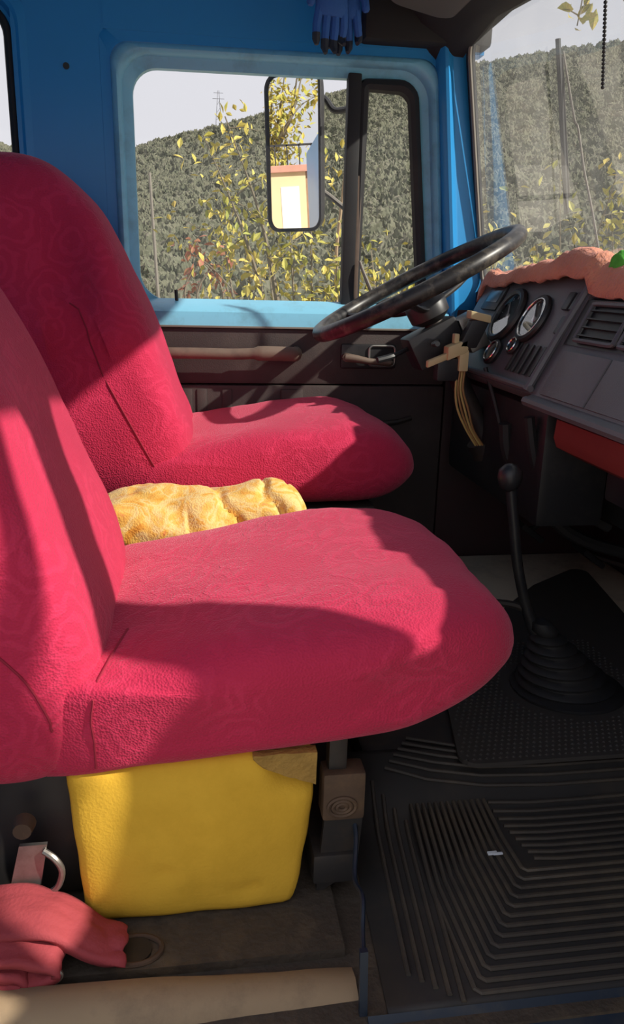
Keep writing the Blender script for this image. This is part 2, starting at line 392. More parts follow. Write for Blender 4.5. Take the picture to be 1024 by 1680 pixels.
# ---- pillars, front wall, roof
def pillar(sgn, name, label):
    rows = []
    for z in (.70, .80, 1.0, 1.2, 1.38, 1.475):
        y = (lambda q: q if sgn > 0 else 2.9-q-.042+.21*(z-.9))
        xo = wx(2.25, z)-.002; dd = .735-.105*(z-.80) if z > .8 else .735
        a = [(dd, 2.345), (dd, 2.296), (dd+.004, 2.268), (dd+.012, 2.254), (dd+.020, 2.252), (dd+.034, 2.264), (dd+.040, 2.267), (xo-.020, 2.266), (xo-.008, 2.268), (xo+.012, 2.285), (xo+.012, 2.345)]
        rows.append([Vector((p[0], y(p[1]), z)) for p in a])
    mb_ = MB(); mb_.loft(rows, True, True, True); o_ = mb_.build(name, mBlue, None, True, 35); return tag(o_, label, kind='structure')
pillar(1, 'trim_1', 'blue windscreen pillar beside the driver door')
pillar(-1, 'trim_2', 'blue windscreen pillar at the passenger door opening')
mb = MB()
mb.box((1.28, .60, -.15), (1.34, 2.345, .80))
for y0 in range(0, 12):   # cowl up to the windscreen base, following its bow
    ya = .60+y0*.1454; yb = ya+.1454; xa = wx((ya+yb)/2, .83)
    mb.add([(xa-.03, ya, .81), (xa-.03, yb, .81), (1.34, yb, .79), (1.34, ya, .79), (xa-.03, ya, .85), (xa-.03, yb, .85), (xa+.05, yb, .85), (xa+.05, ya, .85)], [(0, 1, 2, 3), (4, 5, 6, 7), (0, 1, 5, 4), (3, 2, 6, 7), (1, 2, 6, 5), (0, 3, 7, 4)])
wf = mb.build('wall_front', mMaroon, None, False); tag(wf, 'dark front bulkhead under the windscreen', kind='structure')
mb = MB(); hl = []
for k in range(17):
    y = .60+1.745*k/16; e = max(0, abs(y-1.45)-.70)*.5
    hl.append([Vector((wx(y, 1.52)+.04, y, 1.52)), Vector((wx(y, 1.50)-.006, y, 1.503-e)), Vector((wx(y, 1.5)-.05, y, 1.507-e)), Vector((wx(y, 1.5)-.14, y, 1.535-e*.5)), Vector((.52, y, 1.60)), Vector((.52, y, 1.66)), Vector((wx(y, 1.6)+.05, y, 1.66))])
mb.loft(hl, True, True, True)
mb.box((.46, 2.24, 1.468), (.80, 2.344, 1.66), .01)
wh = mb.build('trim_3', mHead, None, True, 30); tag(wh, 'black headliner trim above the windscreen', kind='structure')
mb = MB(); cr_ = []
for k in range(9):
    y = .60+1.745*k/8; cr_.append([Vector((-1.02, y, 1.62)), Vector((.56, y, 1.62)), Vector((.56, y, 1.67)), Vector((-1.02, y, 1.67))])
mb.loft(cr_, True, True, True); o = mb.build('ceiling', mBlue, None, False); tag(o, 'blue cab roof', kind='structure')
o = MB().box((-1.06, .60, -.15), (-1.02, 2.345, .82)).box((-1.06, .60, 1.50), (-1.02, 2.345, 1.67)).box((-1.06, .60, .82), (-1.02, .80, 1.50)).box((-1.06, 2.14, .82), (-1.02, 2.345, 1.50)).build('wall_back', mBlue, None, False); tag(o, 'blue cab rear wall', kind='structure')
mb = MB().box((-1.02, .60, -.15), (-.36, .64, .82)).box((-1.02, .60, 1.48), (-.36, .64, 1.62)).box((-.45, .60, .82), (-.36, .64, 1.48)).box((-1.02, .60, .82), (-.96, .64, 1.48)).box((-.36, .60, 1.475), (.80, .65, 1.62)).box((.74, .545, -.15), (1.29, .62, .79))
o = mb.build('wall_right', mBlue, None, False); tag(o, 'blue cab side around the open passenger doorway', kind='structure')
# ---- floor, seat platform, tunnel
mb = MB().box((-1.02, .72, -.10), (1.28, 2.335, -.012)).box((-1.02, .845, -.012), (.195, 1.50, .002))
fl = mb.build('floor', mFloor, None, False); tag(fl, 'dirty cab floor', kind='structure')
rr_ = MB().tube([(-.085+.035*math.cos(a*.314), .875+.024*math.sin(a*.314), .004) for a in range(20)], .004, 8, True); rr_.build('drain_plug_ring', mRust, fl)
MB().tube([(-.085, .875, .0), (-.085, .875, .006)], .022, 16).build('drain_plug', mDarkSteel, fl)
mb = MB(); prof = [(.768, -.10), (.760, -.03), (.764, .012), (.778, .036), (.800, .044), (.822, .038), (.838, .020), (.846, -.012), (.846, -.10)]
sl = []
for k in range(25):
    x = -.50+.70*k/24; sl.append([Vector((x, p[0]+.003*nz((x, i, 0), 9), p[1]-.018-.060*(x+.24)+(.004*nz((x, i, 3), 7) if p[1] > 0 else 0))) for i, p in enumerate(prof)])
mb.loft(sl, True, True, True); o = mb.build('trim_4', mSill, None, True, 50); tag(o, 'worn tan door sill along the bottom edge', kind='structure')
MB().box((-.60, .69, -.16), (.20, .766, -.030), .008).build('step_edge', mBlueD, o)
mb = MB(); prof = [(.56, -.16), (.56, -.080), (.58, -.050), (.70, -.020), (.735, -.014), (.7465, -.006), (.7465, -.16)]
mb.loft([[Vector((x, p[0], p[1])) for p in prof] for x in (.205, .5, .80)], True, True, True)
o = mb.build('trim_5', mBlueD, None, True, 35); tag(o, 'dark blue door step beside the ribbed mat', kind='structure')
mb = MB()
mb.add([(.196, .745, -.06), (.206, .745, -.06), (.206, .765, .075), (.196, .765, .075), (.196, .752, -.06), (.206, .752, -.06), (.206, .772, .075), (.196, .772, .075)], [(0, 1, 2, 3), (4, 5, 6, 7), (0, 1, 5, 4), (3, 2, 6, 7), (1, 2, 6, 5), (0, 3, 7, 4)])
e_ = catmull([(.201, .77, .07), (.206, .80, .075), (.214, .84, .09), (.212, .88, .085), (.225, .94, .11), (.222, .98, .13)], 5)
mb.tube(e_, .0035, 6)
o = mb.build('trim_6', mBlueD, None, True, 30); tag(o, 'torn blue metal edge strip between sill and ribbed mat', kind='structure')

# ---- open passenger door (swung forward, outside the picture on the right): its window lets the low sun onto the seat
HX, HY, ANG = .80, .612, R(74)
def dxf(p):
    s_ = .735-p.x-.12*max(0, p.z-.8); t_ = p.y-2.30        # distance from hinge, thickness outward
    ax = Vector((-math.cos(ANG), -math.sin(ANG))); nx = Vector((math.sin(ANG), -math.cos(ANG)))
    q = Vector((HX, HY))+ax*s_+nx*t_; return Vector((q.x, q.y+.10*max(-.05, p.z-.85), p.z-.02 if p.z < .79 else .77+(p.z-.79)*1.30))  # unseen window made taller and sheared to shape the sun patches
d2 = empty('door_2', (HX, HY, -.1)); tag(d2, 'open passenger door standing outside the cab', kind='structure')
door_frame_mesh(dxf, .14).build('door_frame', mBlueL, d2, True, 50)
pane_mesh(2.338, .004, dxf).build('pane', mGlass, d2)
MB().box((-.19, 2.24, -.34), (.735, 2.345, .775), .01, dxf).build('door_card', mCard, d2)
MB().box((.434, 2.306, .77), (.470, 2.340, 1.402), .004, dxf).build('upright_bar', mRubber, d2)

mb = MB(); mo2 = rpoly([(-.13, -.15), (.13, -.15), (.13, .17), (-.13, .17)], .05, 6)
def m2p(p, x): 
    c_, s_ = math.cos(R(19)), math.sin(R(19)); return Vector((x, .185+p.x*c_-p.y*s_, 1.285+p.x*s_+p.y*c_))
mb.loft([[m2p(p, x)*1.0 for p in mo2] for x in (1.0, 1.03)], True, True, True); sm_ = mb.build('side_mirror', mBlack, d2)
MB().tube([(1.02, .10, 1.15), (.98, .0, 1.0), (.80, -.02, .85)], .010, 8).build('mirror_arm', mBlack, d2)

# ================================================================== SEATS
def pillow(prof, cy, hyf, p=4.5, per=6, nv=28, lump=.004, seed=0, bulge=0.0):
    pr = catmull([(a, b, 0) for a, b in prof], per, True); n = len(pr)
    cx = sum(q.x for q in pr)/n; cz = sum(q.y for q in pr)/n
    loops = []
    for i in range(nv+1):
        t = -math.pi/2+math.pi*i/nv; v = math.sin(t)*.9995; s = (1-abs(v)**p)**(1/p)
        l = []
        for q in pr:
            x = cx+(q.x-cx)*s; z = cz+(q.y-cz)*s
            y = cy+v*hyf(q.y, q.x)
            d = lump*nz((x, y, z), 7, seed)+lump*.5*nz((x, y, z), 19, seed)
            l.append(Vector((x+d*(q.x-cx)*3, y+d*.8*v, z+d)))
        loops.append(l)
    mb_ = MB(); mb_.loft(loops, True, True, True); return mb_, loops

from mathutils.bvhtree import BVHTree
def add_seam(path, parent, r=.0016):
    bv = BVHTree.FromPolygons([v.co for v in parent.data.vertices], [tuple(p.vertices) for p in parent.data.polygons])
    pts_ = []
    for p in path:
        h = bv.find_nearest(p); pts_.append(h[0]+h[1]*.0006)
    MB().tube(pts_, r, 6).build('seam', mSeam, parent)

ps = empty('passenger_seat', (.1, 1.17, .0)); tag(ps, 'near red velour passenger seat standing over the yellow foam', 'seat', 'red covered cab seats')
cp = [(-.26, .225), (-.10, .228), (.10, .243), (.27, .262), (.36, .288), (.43, .330), (.466, .378), (.448, .424), (.39, .458), (.28, .468), (.10, .446), (-.05, .418), (-.15, .398), (-.27, .375)]
mb, lo = pillow(cp, 1.172, lambda z, x: .278+.012*(z-.34)/.1-.012*max(0, (x-.33)/.13), 5.0, 6, 30, .006, 1)
cu = mb.build('cushion', mRed, ps, True, 60)
bp_ = [(-.15, .24), (-.118, .33), (-.112, .40), (-.145, .51), (-.192, .635), (-.235, .75), (-.285, .85), (-.345, .93), (-.41, .975), (-.48, .98), (-.54, .93), (-.53, .78), (-.47, .52), (-.41, .30), (-.36, .222), (-.25, .205), (-.18, .215)]
mb, lo2 = pillow(bp_, 1.172, lambda z, x: .285-.10*max(0, (z-.55)/.43)**1.6, 5.5, 6, 30, .005, 2)
ba = mb.build('backrest', mRed, ps, True, 60)
add_seam(catmull([(-.168, .888, .32), (-.20, .886, .40), (-.26, .886, .47), (-.34, .886, .55)], 8), ba)
add_seam(catmull([(-.13, .890, .25), (-.13, .885, .29), (-.13, .89, .34), (-.11, .94, .39), (-.09, 1.02, .41)], 8), cu)
MB().box((.165, .945, .02), (.232, 1.40, .07), .006).build('base_rail', mDarkSteel, ps)
MB().box((.185, .958, .16), (.212, .985, .262), .004).build('front_post', mDarkSteel, ps)
br = MB().box((.176, .945, .128), (.238, .985, .205), .006).build('pivot_bracket', mRust, ps)
for rr in (.020, .013, .007):
    MB().tube([(.204+rr*math.cos(a*.3142), .944, .152+rr*.75*math.sin(a*.3142)) for a in range(20)], .003, 6, True).build('pivot_ring', mRust, br)
mb = MB(); mb.add([(.172, .955, -.005), (.232, .955, .035), (.236, .950, .128), (.180, .950, .128), (.172, .965, -.005), (.232, .965, .035), (.236, .960, .128), (.180, .960, .128)], [(0, 1, 2, 3), (4, 5, 6, 7), (0, 1, 5, 4), (3, 2, 6, 7), (1, 2, 6, 5), (0, 3, 7, 4)])
mb.build('side_plate', mDarkSteel, ps)
MB().box((-.30, .985, .01), (-.16, 1.38, .215), .01).build('rear_support', mDarkSteel, ps)
hp = MB(); hp.add([(-.265, .945, .02), (-.222, .945, .02), (-.200, .935, .135), (-.236, .935, .135), (-.265, .951, .02), (-.222, .951, .02), (-.200, .941, .135), (-.236, .941, .135)], [(0, 1, 2, 3), (4, 5, 6, 7), (0, 1, 5, 4), (3, 2, 6, 7), (1, 2, 6, 5), (0, 3, 7, 4)])
hpo = hp.build('hinge_plate', mSteel, ps, False)
MB().tube([(-.228, .945, .165), (-.228, .925, .165)], [.015, .012], 14).build('hinge_bolt', mRust, hpo)
MB().tube(catmull([(-.205, .935, .125), (-.190, .930, .115), (-.182, .930, .095), (-.188, .930, .072), (-.200, .932, .060)], 5), .0045, 8).build('spring_hook', mSteel, hpo)
MB().tube([(-.190, .94, .035), (-.190, .915, .035)], .011, 12).build('lock_pin', mRust, hpo)
MB().tube([(-.250, .945, .035), (-.250, .940, .035)], .010, 12).build('plate_bolt', mDarkSteel, hpo)

ds = empty('driver_seat', (.2, 1.96, .0)); tag(ds, 'far red velour driver seat against the driver door', 'seat', 'red covered cab seats')
cp = [(-.22, .37), (0, .362), (.20, .368), (.38, .372), (.47, .385), (.527, .425), (.535, .470), (.485, .530), (.40, .562), (.28, .562), (.13, .546), (0, .525), (-.10, .505), (-.24, .48)]
mb, lo = pillow(cp, 1.955, lambda z, x: .262, 4.6, 6, 26, .006, 5)
mb.build('cushion', mRed, ds, True, 60)
bq = [(-.06, .375), (.0, .44), (.008, .52), (-.018, .60), (-.045, .68), (-.085, .792), (-.13, .888), (-.184, 1.0), (-.25, 1.07), (-.322, 1.108), (-.40, 1.108), (-.47, 1.06), (-.50, .95), (-.44, .70), (-.36, .46), (-.28, .37), (-.16, .352)]
mb, lo2 = pillow(bq, 1.955, lambda z, x: .265-.095*max(0, (z-.72)/.38)**1.6, 5.0, 6, 28, .005, 8)
b2_ = mb.build('backrest', mRed, ds, True, 60)
add_seam(catmull([(-.07, 1.692, .46), (-.13, 1.690, .58), (-.20, 1.694, .72), (-.255, 1.71, .83)], 6), b2_)
MB().box((-.15, 1.76, .0), (.36, 2.15, .34), .015).build('pedestal', mDarkSteel, ds)
MB().box((-.20, 1.72, .335), (.42, 2.19, .372), .008).build('seat_pan', mDarkSteel, ds)

# ---- foam block under the near seat
bm = bmesh.new(); bmesh.ops.create_cube(bm, size=1)
bmesh.ops.subdivide_edges(bm, edges=bm.edges[:], cuts=22, use_grid_fill=True)
for v in bm.verts:
    u, w_, z = v.co*2
    e = 22.0; k = (abs(u)**e+abs(w_)**e+abs(z)**e)**(1/e); u, w_, z = u/k, w_/k, z/k
    tz = (z+1)/2
    xl = -.155-.017*tz; xr = .145+.022*tz-.030*max(0, .55-tz)**2
    x = (xl+xr)/2+u*(xr-xl)/2; y = 1.055+w_*.128; zz = .003+tz*(.243+.018*(u+1)/2)
    y -= .010*(1-u*u)*math.sin(math.pi*tz)*(1 if w_ < 0 else 0)
    y += .004*nz((x, y, zz), 14, 3); x += .003*nz((x, y, zz), 20, 9)
    if u > .55 and tz > .72 and w_ < 0: y += .050*min(1, (u-.55)/.3)*min(1, (tz-.72)/.18)
    for (hx, hz, hr, hd) in ((-.045, .085, .009, .010), (.075, .045, .010, .012), (.055, .040, .008, .008), (.035, .052, .006, .006)):
        d2_ = math.hypot(x-hx, zz-hz)
        if w_ < 0 and d2_ < hr*1.6: y += hd*(1-d2_/(hr*1.6))
    v.co = (x, y, zz)
me = bpy.data.meshes.new('foam_block'); bm.to_mesh(me); bm.free(); me.materials.append(mFoam)
me.polygons.foreach_set('use_smooth', [True]*len(me.polygons))
fo = bpy.data.objects.new('foam_block', me)
mFoamD = M('darker_brown_foam', (.36, .21, .05), .95, var=.4, vscale=30, bump=.4, bscale=160)  # darker brown than the block, for its torn corner
def torn():
    mb_ = MB(); lo_ = []
    for i in range(13):
        t = i/12; x = .075+.086*t; zt_ = .262; zb = .252-.042*t**.7-.006*nz((x, 0, 0), 60)
        lo_.append([Vector((x, .921-.004*k/6+.003*nz((x, k, 0), 40), zb+(zt_-zb)*k/6)) for k in range(7)]+[Vector((x, .935, zt_)), Vector((x, .935, zb))])
    mb_.loft(lo_, True, True, True); return mb_.build('torn_corner', mFoamD, fo, True, 60)
COL.objects.link(fo); tag(fo, 'yellow foam block wedged under the near red seat', 'foam'); torn()

# ---- engine cover between the seats and the yellow printed cloth on it
o = MB().box((-.30, 1.475, -.012), (.33, 1.685, .335), .02).build('engine_cover', mDarkSteel); tag(o, 'dark engine cover between the two red seats under the yellow cloth', 'cover')
mb = MB(); lo = []
ctr = catmull([(-.22, 1.575, .375), (-.12, 1.575, .385), (-.02, 1.58, .388), (.07, 1.58, .392), (.15, 1.58, .396), (.20, 1.58, .382), (.235, 1.58, .360)], 8)
ctr = catmull(ctr, 3)
for i, c in enumerate(ctr):
    t = i/(len(ctr)-1); R_ = .088*(max(.02, 1-abs(2*t-1)**5))**.4
    l = []
    for k in range(48):
        a = 2*math.pi*k/48
        q_ = math.sin(30*t+2.6*math.sin(a+1)+2.5*nz((t*3, math.cos(a), math.sin(a)), 1.4)); fold = -.012*max(0, q_)**5*(1 if .35 < t < .95 else .3)+.022*nz((c.x*6, math.cos(a)*1.2, math.sin(a)*1.2), 1.1, 4)+.008*nz((c.x*20, math.cos(a)*3, math.sin(a)*3), 1.1, 9)
        rr = R_+fold*min(1, R_/.05)
        l.append(Vector((c.x+.25*fold, c.y+rr*1.0*math.cos(a), max(.337, c.z+rr*.86*math.sin(a)))))
    lo.append(l)
mb.loft(lo, True, True, True); o = mb.build('printed_cloth', mCloth, None, True, 80); tag(o, 'crumpled yellow printed cloth stuffed between the red seats', 'cloth')

# ---- red cloth in the lower left corner on the floor
rc = empty('red_cloth', (-.2, .86, 0)); tag(rc, 'folded faded red cloth on the floor in the lower left corner', 'cloth')
def swath(path, wid, name, thick=.012, tw=0):
    P = catmull(path, 8); mb_ = MB(); lo_ = []
    for i, c in enumerate(P):
        t = i/(len(P)-1)
        l = []
        for k in range(13):
            s_ = k/12*2-1
            w_ = wid(t) if callable(wid) else wid
            l.append(Vector((c.x+.006*nz((t*5, s_*2, 1), 1, tw), c.y+s_*w_*.55, c.z+.010*math.cos(s_*1.5)+.007*nz((t*6, s_*3, 0), 1, tw))))
        lo_.append(l)
    mb_.loft(lo_, False); o_ = mb_.build(name, mRedBag, rc, True, 80)
    sm = o_.modifiers.new('thick', 'SOLIDIFY'); sm.thickness = thick; sm.offset = 0; return o_
swath([(-.33, .90, .058), (-.26, .895, .064), (-.20, .89, .060), (-.165, .885, .042), (-.125, .875, .020), (-.100, .872, .012)], lambda t: .085-.03*t, 'outer_fold', .016, 2)
swath([(-.33, .872, .042), (-.27, .870, .047), (-.215, .866, .042), (-.178, .864, .026), (-.195, .864, .012), (-.25, .864, .010)], .075, 'middle_fold', .012, 5)
swath([(-.33, .864, .024), (-.28, .862, .030), (-.235, .860, .026), (-.220, .858, .016), (-.26, .858, .010), (-.32, .858, .010)], .070, 'inner_fold', .012, 8)
mb = MB(); mb.tube(catmull([(-.222, .830, .048), (-.192, .828, .040), (-.172, .828, .026), (-.182, .828, .012), (-.205, .828, .008)], 6), .0025, 6); mb.build('wire_edge', mSteel, rc)

# ================================================================== DASHBOARD
da = empty('dashboard', (.85, 1.5, .6)); tag(da, 'black truck dashboard with gauges below the windscreen', 'dashboard')
E2 = Vector((.12, 0, .225)).normalized(); NP = Vector((-.225, 0, .12)).normalized(); PB = Vector((.70, 0, .66))
def pp(y, s_, h=0.0): return PB+E2*s_+NP*h+Vector((0, y, 0))
mb = MB()   # binnacle: rounded block with the sloping instrument panel
bprof = [(.700, .655), (.708, .664), (.812, .876), (.822, .888), (.845, .893), (.93, .885), (.93, .62), (.80, .610), (.715, .638)]
ys = [(1.555, .985), (1.565, 1.0), (2.14, 1.0), (2.16, .98)]
cx_, cz_ = .84, .75
mb.loft([[Vector((cx_+(p[0]-cx_)*k, y, cz_+(p[1]-cz_)*k)) for p in bprof] for y, k in ys], True, True, True)
mb.build('instrument_binnacle', mDash, da, True, 30)
mb = MB(); rim = [pp(1.572, -.002, .004), pp(1.572, .12, .006), pp(1.572, .24, .004)]
mb.tube(rim, .009, 8); mb.build('binnacle_side_rim', mDash, da)
mb = MB(); mb.tube([pp(2.13, .004, .003), pp(1.56, .004, .003)], .007, 8); mb.build('binnacle_lower_lip', mDash, da)
def gauge(y, s_, r, nm, needle=True):
    g = MB(); g.tube([pp(y+r*math.cos(a*.2618), s_+r*math.sin(a*.2618), .007) for a in range(24)], r*.13+.002, 8, True); g_ = g.build(nm, mBlack, da)
    g2 = MB(); g2.tube([pp(y+r*.93*math.cos(a*.2618), s_+r*.93*math.sin(a*.2618), .013) for a in range(24)], .0022, 6, True); g2.build('bezel', mChrome, g_)
    f_ = MB(); l_ = [pp(y+r*math.cos(a*.2618), s_+r*math.sin(a*.2618), .003) for a in range(24)]; f_.add(l_+[p+NP*-.006 for p in l_], [tuple(range(24)), tuple(range(47, 23, -1))]+[(i, (i+1) % 24, 24+(i+1) % 24, 24+i) for i in range(24)]); f_.build('dial', mGauge, g_, False)
    if needle:
        n_ = MB(); n_.tube([pp(y, s_, .006), pp(y+r*.5, s_+r*.55, .006)], [.002, .001], 6); n_.tube([pp(y, s_, .003), pp(y, s_, .008)], .006, 10); n_.build('needle', mNeedle, g_)
        t_ = MB()
        for a in range(11):
            an = R(-45+27*a); c_ = (math.cos(an), math.sin(an)); t_.tube([pp(y+r*.72*c_[0], s_+r*.72*c_[1], .0045), pp(y+r*.84*c_[0], s_+r*.84*c_[1], .0045)], .001, 4)
        t_.build('tick_marks', mNeedle, g_)
    gg = MB(); gg.add([pp(y+r*.9*math.cos(a*.2618), s_+r*.9*math.sin(a*.2618), .0115) for a in range(24)], [tuple(range(24))]); gg.build('dial_glass', mDial, g_, False)
    return g_
gauge(1.888, .155, .062, 'speedometer'); gauge(1.735, .155, .050, 'tachometer'); gauge(1.850, .060, .027, 'pressure_gauge', False)
gauge(1.755, .085, .018, 'fuel_gauge', False)
def pbox(y0, y1, s0, s1, h0, h1, nm, mt, bev=.002, par=None):
    mb_ = MB(); mb_.box((y0, s0, h0), (y1, s1, h1), bev, lambda c: pp(c.x, c.y, c.z)); return mb_.build(nm, mt, par or da)
lcd = pbox(1.985, 2.09, .165, .232, -.002, .008, 'clock_panel', mBlack); pbox(2.0, 2.075, .185, .218, .008, .0095, 'display', mLcd, .0005, lcd)
for i in range(5): pbox(1.60+i*.032, 1.614+i*.032, .028, .098, -.001, .003, 'warning_slot', mBlack, .001)
for i, (y, s_) in enumerate(((1.585, .205), (1.62, .205), (1.59, .150))): pbox(y-.013, y+.013, s_-.022, s_+.018, -.001, .008, 'rocker_switch', mBlack, .002)
mb = MB(); mb.tube([(.735, 1.985+.045*math.cos(a*.314), .635+.045*math.sin(a*.314)) for a in range(11)], .008, 8); mb.build('column_arch', mDash, da)
# passenger half: sloping pad, vents above, ledge lip below
mb = MB(); ppf = [(.686, .632), (.688, .648), (.702, .655), (.752, .752), (.762, .760), (.88, .765), (.88, .622), (.80, .622), (.715, .622)]
mb.loft([[Vector((p[0]-.012*abs(k), y, p[1])) for p in ppf] for y, k in ((1.560, 0), (1.2, .3), (.80, 1), (.66, 1))], True, True, True)
mb.build('passenger_ledge', mDash, da, True, 30)
def lx(y, t): return Vector((.702+.050*t, y, .655+.097*t))
for y0, y1 in ((1.335, 1.520), (1.06, 1.328), (.78, 1.053)):
    mb = MB(); nn = Vector((-.889, 0, .458)); mb.box((y0, .04, -.001), (y1, .93, .006), .003, lambda c: lx(c.x, c.y)+nn*c.z); mb.build('pad_panel', mDash, da)
mb = MB(); mb.tube([(.690, 1.560, .641), (.687, 1.2, .641), (.682, .80, .641)], .010, 8); mb.build('ledge_lip', mDash, da)
mb = MB(); vf = [(.757, .758), (.800, .846), (1.02, .858), (.88, .862), (.88, .757)]
mb.loft([[Vector((p[0], y, p[1])) for p in vf] for y in (1.558, .66)], True, True, True); mb.build('vent_fascia', mBlack, da, False)
def vv(y, t, h=0): return Vector((.757+.043*t, y, .758+.088*t))+Vector((-.898, 0, .439))*h
for k, (y0, y1) in enumerate(((1.36, 1.51), (1.19, 1.34), (1.02, 1.17))):
    mb = MB(); c4 = rpoly([(y0, .10), (y1, .10), (y1, .90), (y0, .90)], .02, 4)
    mb.tube([vv(p.x, p.y, .006) for p in c4], .005, 6, True); vn = mb.build('air_vent', mDash, da)
    for j in range(4):
        t = .22+.18*j; MB().box((y0+.004, t*.098-.002, .0), (y1-.004, t*.098+.001, .008), 0, lambda c: vv(c.x, c.y/.098, c.z)).build('vent_slat', mBlack, vn, False)
mb = MB(); tf = [(.805, .852), (.812, .866), (.84, .874), (1.02, .85), (1.00, .82), (.90, .80)]
mb.loft([[Vector((min(p[0], wx(y, .87)-.03), y, p[1])) for p in tf] for y in (2.16, 1.9, 1.6, 1.3, 1.0, .75)], True, True, True); mb.build('dash_top', mDash, da, True, 30)
mb = MB(); mb.box((.74, 1.56, .36), (.90, 2.18, .62), .02); mb.box((.93, .70, .52), (1.05, 1.56, .61), .015); mb.build('under_dash_panel', mBlack, da)
mb = MB()
mb.tube(catmull([(.72, 1.60, .60), (.745, 1.60, .50), (.80, 1.62, .42), (.95, 1.62, .34)], 5), .012, 8); mb.tube(catmull([(.73, 1.75, .56), (.76, 1.75, .46), (.90, 1.72, .30), (1.08, 1.70, .24)], 5), .016, 8)
mb.build('under_dash_hose', mRubber, da)
hb = empty('heater_box', (.80, 1.2, .5)); tag(hb, 'dull red heater box hanging under the dashboard', 'heater')
mb = MB(); hp_ = [(.740, .555), (.732, .575), (.735, .612), (.79, .618), (.92, .618), (.92, .53), (.79, .53)]
mb.loft([[Vector((.83+(p[0]-.83)*k, y, .56+(p[1]-.56)*k)) for p in hp_] for y, k in ((1.512, .9), (1.50, 1), (.90, 1), (.888, .9))], True, True, True); mb.build('case', mHeater, hb, True, 30)
MB().box((.80, 1.0, .47), (.90, 1.40, .53), .01).build('air_duct', mBlack, hb)
# firewall clutter beam under the dash
o = MB().box((.98, 1.58, .33), (1.26, 2.20, .46), .02).box((1.06, 1.58, .45), (1.26, 2.20, .54), .02).build('lower_bulkhead_box', mBlack); tag(o, 'black ducting box under the dashboard above the beige felt', 'duct')

# ---- salmon towel over the dash and the green cloth beside it
mb = MB(); lo = []
NY = 70
for i in range(NY+1):
    t = i/NY; y = 2.175-1.28*t; l = []
    for k in range(15):
        s_ = k/14     # 0 at the front edge near the driver, 1 at the glass
        base = .888 if y > 1.56 else .874
        xf_ = .800 if y > 1.56 else .806
        xg = wx(y, .93)-.030
        x = xf_+(xg-xf_)*s_
        hump = .040*math.exp(-((y-1.66)/.20)**2)*math.sin(math.pi*min(1, s_*.9+.15))**1.3
        hump += .022*math.exp(-((y-1.35)/.15)**2)*math.sin(math.pi*s_)
        z = base+.006+hump+.010*nz((x, y, 0), 14, 2)+.012*(1-abs(nz((x*1.2+y*.5, y, 4), 17, 2))*2.2)**3*.6
        if s_ < .16: z -= .026*((.16-s_)/.16)**1.5
        if y > 2.12: z -= .05*((y-2.12)/.055)**1.3*(1-s_)
        if y < 1.56 and s_ < .25: z -= (.25-s_)/.25*(.014+.006*nz((y, 0, 0), 12))
        l.append(Vector((x, y, z)))
    lo.append(l)
mb.loft(lo, False); o = mb.build('salmon_towel', mOrange, None, True, 80); tag(o, 'salmon towel draped along the dashboard top', 'towel')
sm = o.modifiers.new('thick', 'SOLIDIFY'); sm.thickness = .010; sm.offset = -1
mb = MB()
for r_ in range(1):
    bmx = bmesh.new(); bmesh.ops.create_icosphere(bmx, subdivisions=4, radius=1)
    bmx.verts.index_update()
    vv_ = [Vector((.842+.024*v.co.x*(1+.2*nz(v.co, 2)), 1.512+.032*v.co.y*(1+.25*nz(v.co, 3, 5)), .914+.026*v.co.z*(1+.3*nz(v.co, 2.5, 2)))) for v in bmx.verts]
    mb.add(vv_, [[v.index for v in f.verts] for f in bmx.faces]); bmx.free()
o = mb.build('green_rag', mGreen, None, True, 80); tag(o, 'bright green rag on the towel by the windscreen', 'cloth')

# ================================================================== STEERING
NW = Vector((-.47, .045, .88)).normalized(); CW = Vector((.552, 1.955, .868))
A1 = Vector((.88, 0, .47)).normalized(); A1 = (A1-NW*A1.dot(NW)).normalized(); A2 = NW.cross(A1)
RW = .262
sw = empty('steering_wheel', CW); tag(sw, 'worn black steering wheel in front of the far seat', 'steering wheel')
mb = MB(); mb.tube([CW+(A1*math.cos(a*2*math.pi/96)+A2*math.sin(a*2*math.pi/96))*RW for a in range(96)], .0195, 12, True); mb.build('rim', M('worn_rim', (.022, .020, .020), .38, var=.4, vscale=30, dirt=(.22, .19, .15), dscale=25, damt=.5), sw)
HUB = CW-NW*.072
for a in (R(8), R(128), R(248)):
    d = A1*math.cos(a)+A2*math.sin(a)
    MB().tube(catmull([HUB+d*.035+NW*.012, HUB+d*.10+NW*.022, HUB+d*.19+NW*.048, CW+d*(RW-.004)-NW*.004], 5), [.014]*6+[.012]*5+[.011]*5, 10, flat=.6).build('spoke', mSteel if a < 1 else mBlack, sw)
mb = MB(); mb.loft([[HUB+NW*h+(A1*math.cos(k*.2618)+A2*math.sin(k*.2618))*r for k in range(24)] for h, r in ((-.03, .030), (-.015, .05), (.02, .052), (.032, .045), (.036, .02))], True, True, True); mb.build('hub', mBlack, sw)

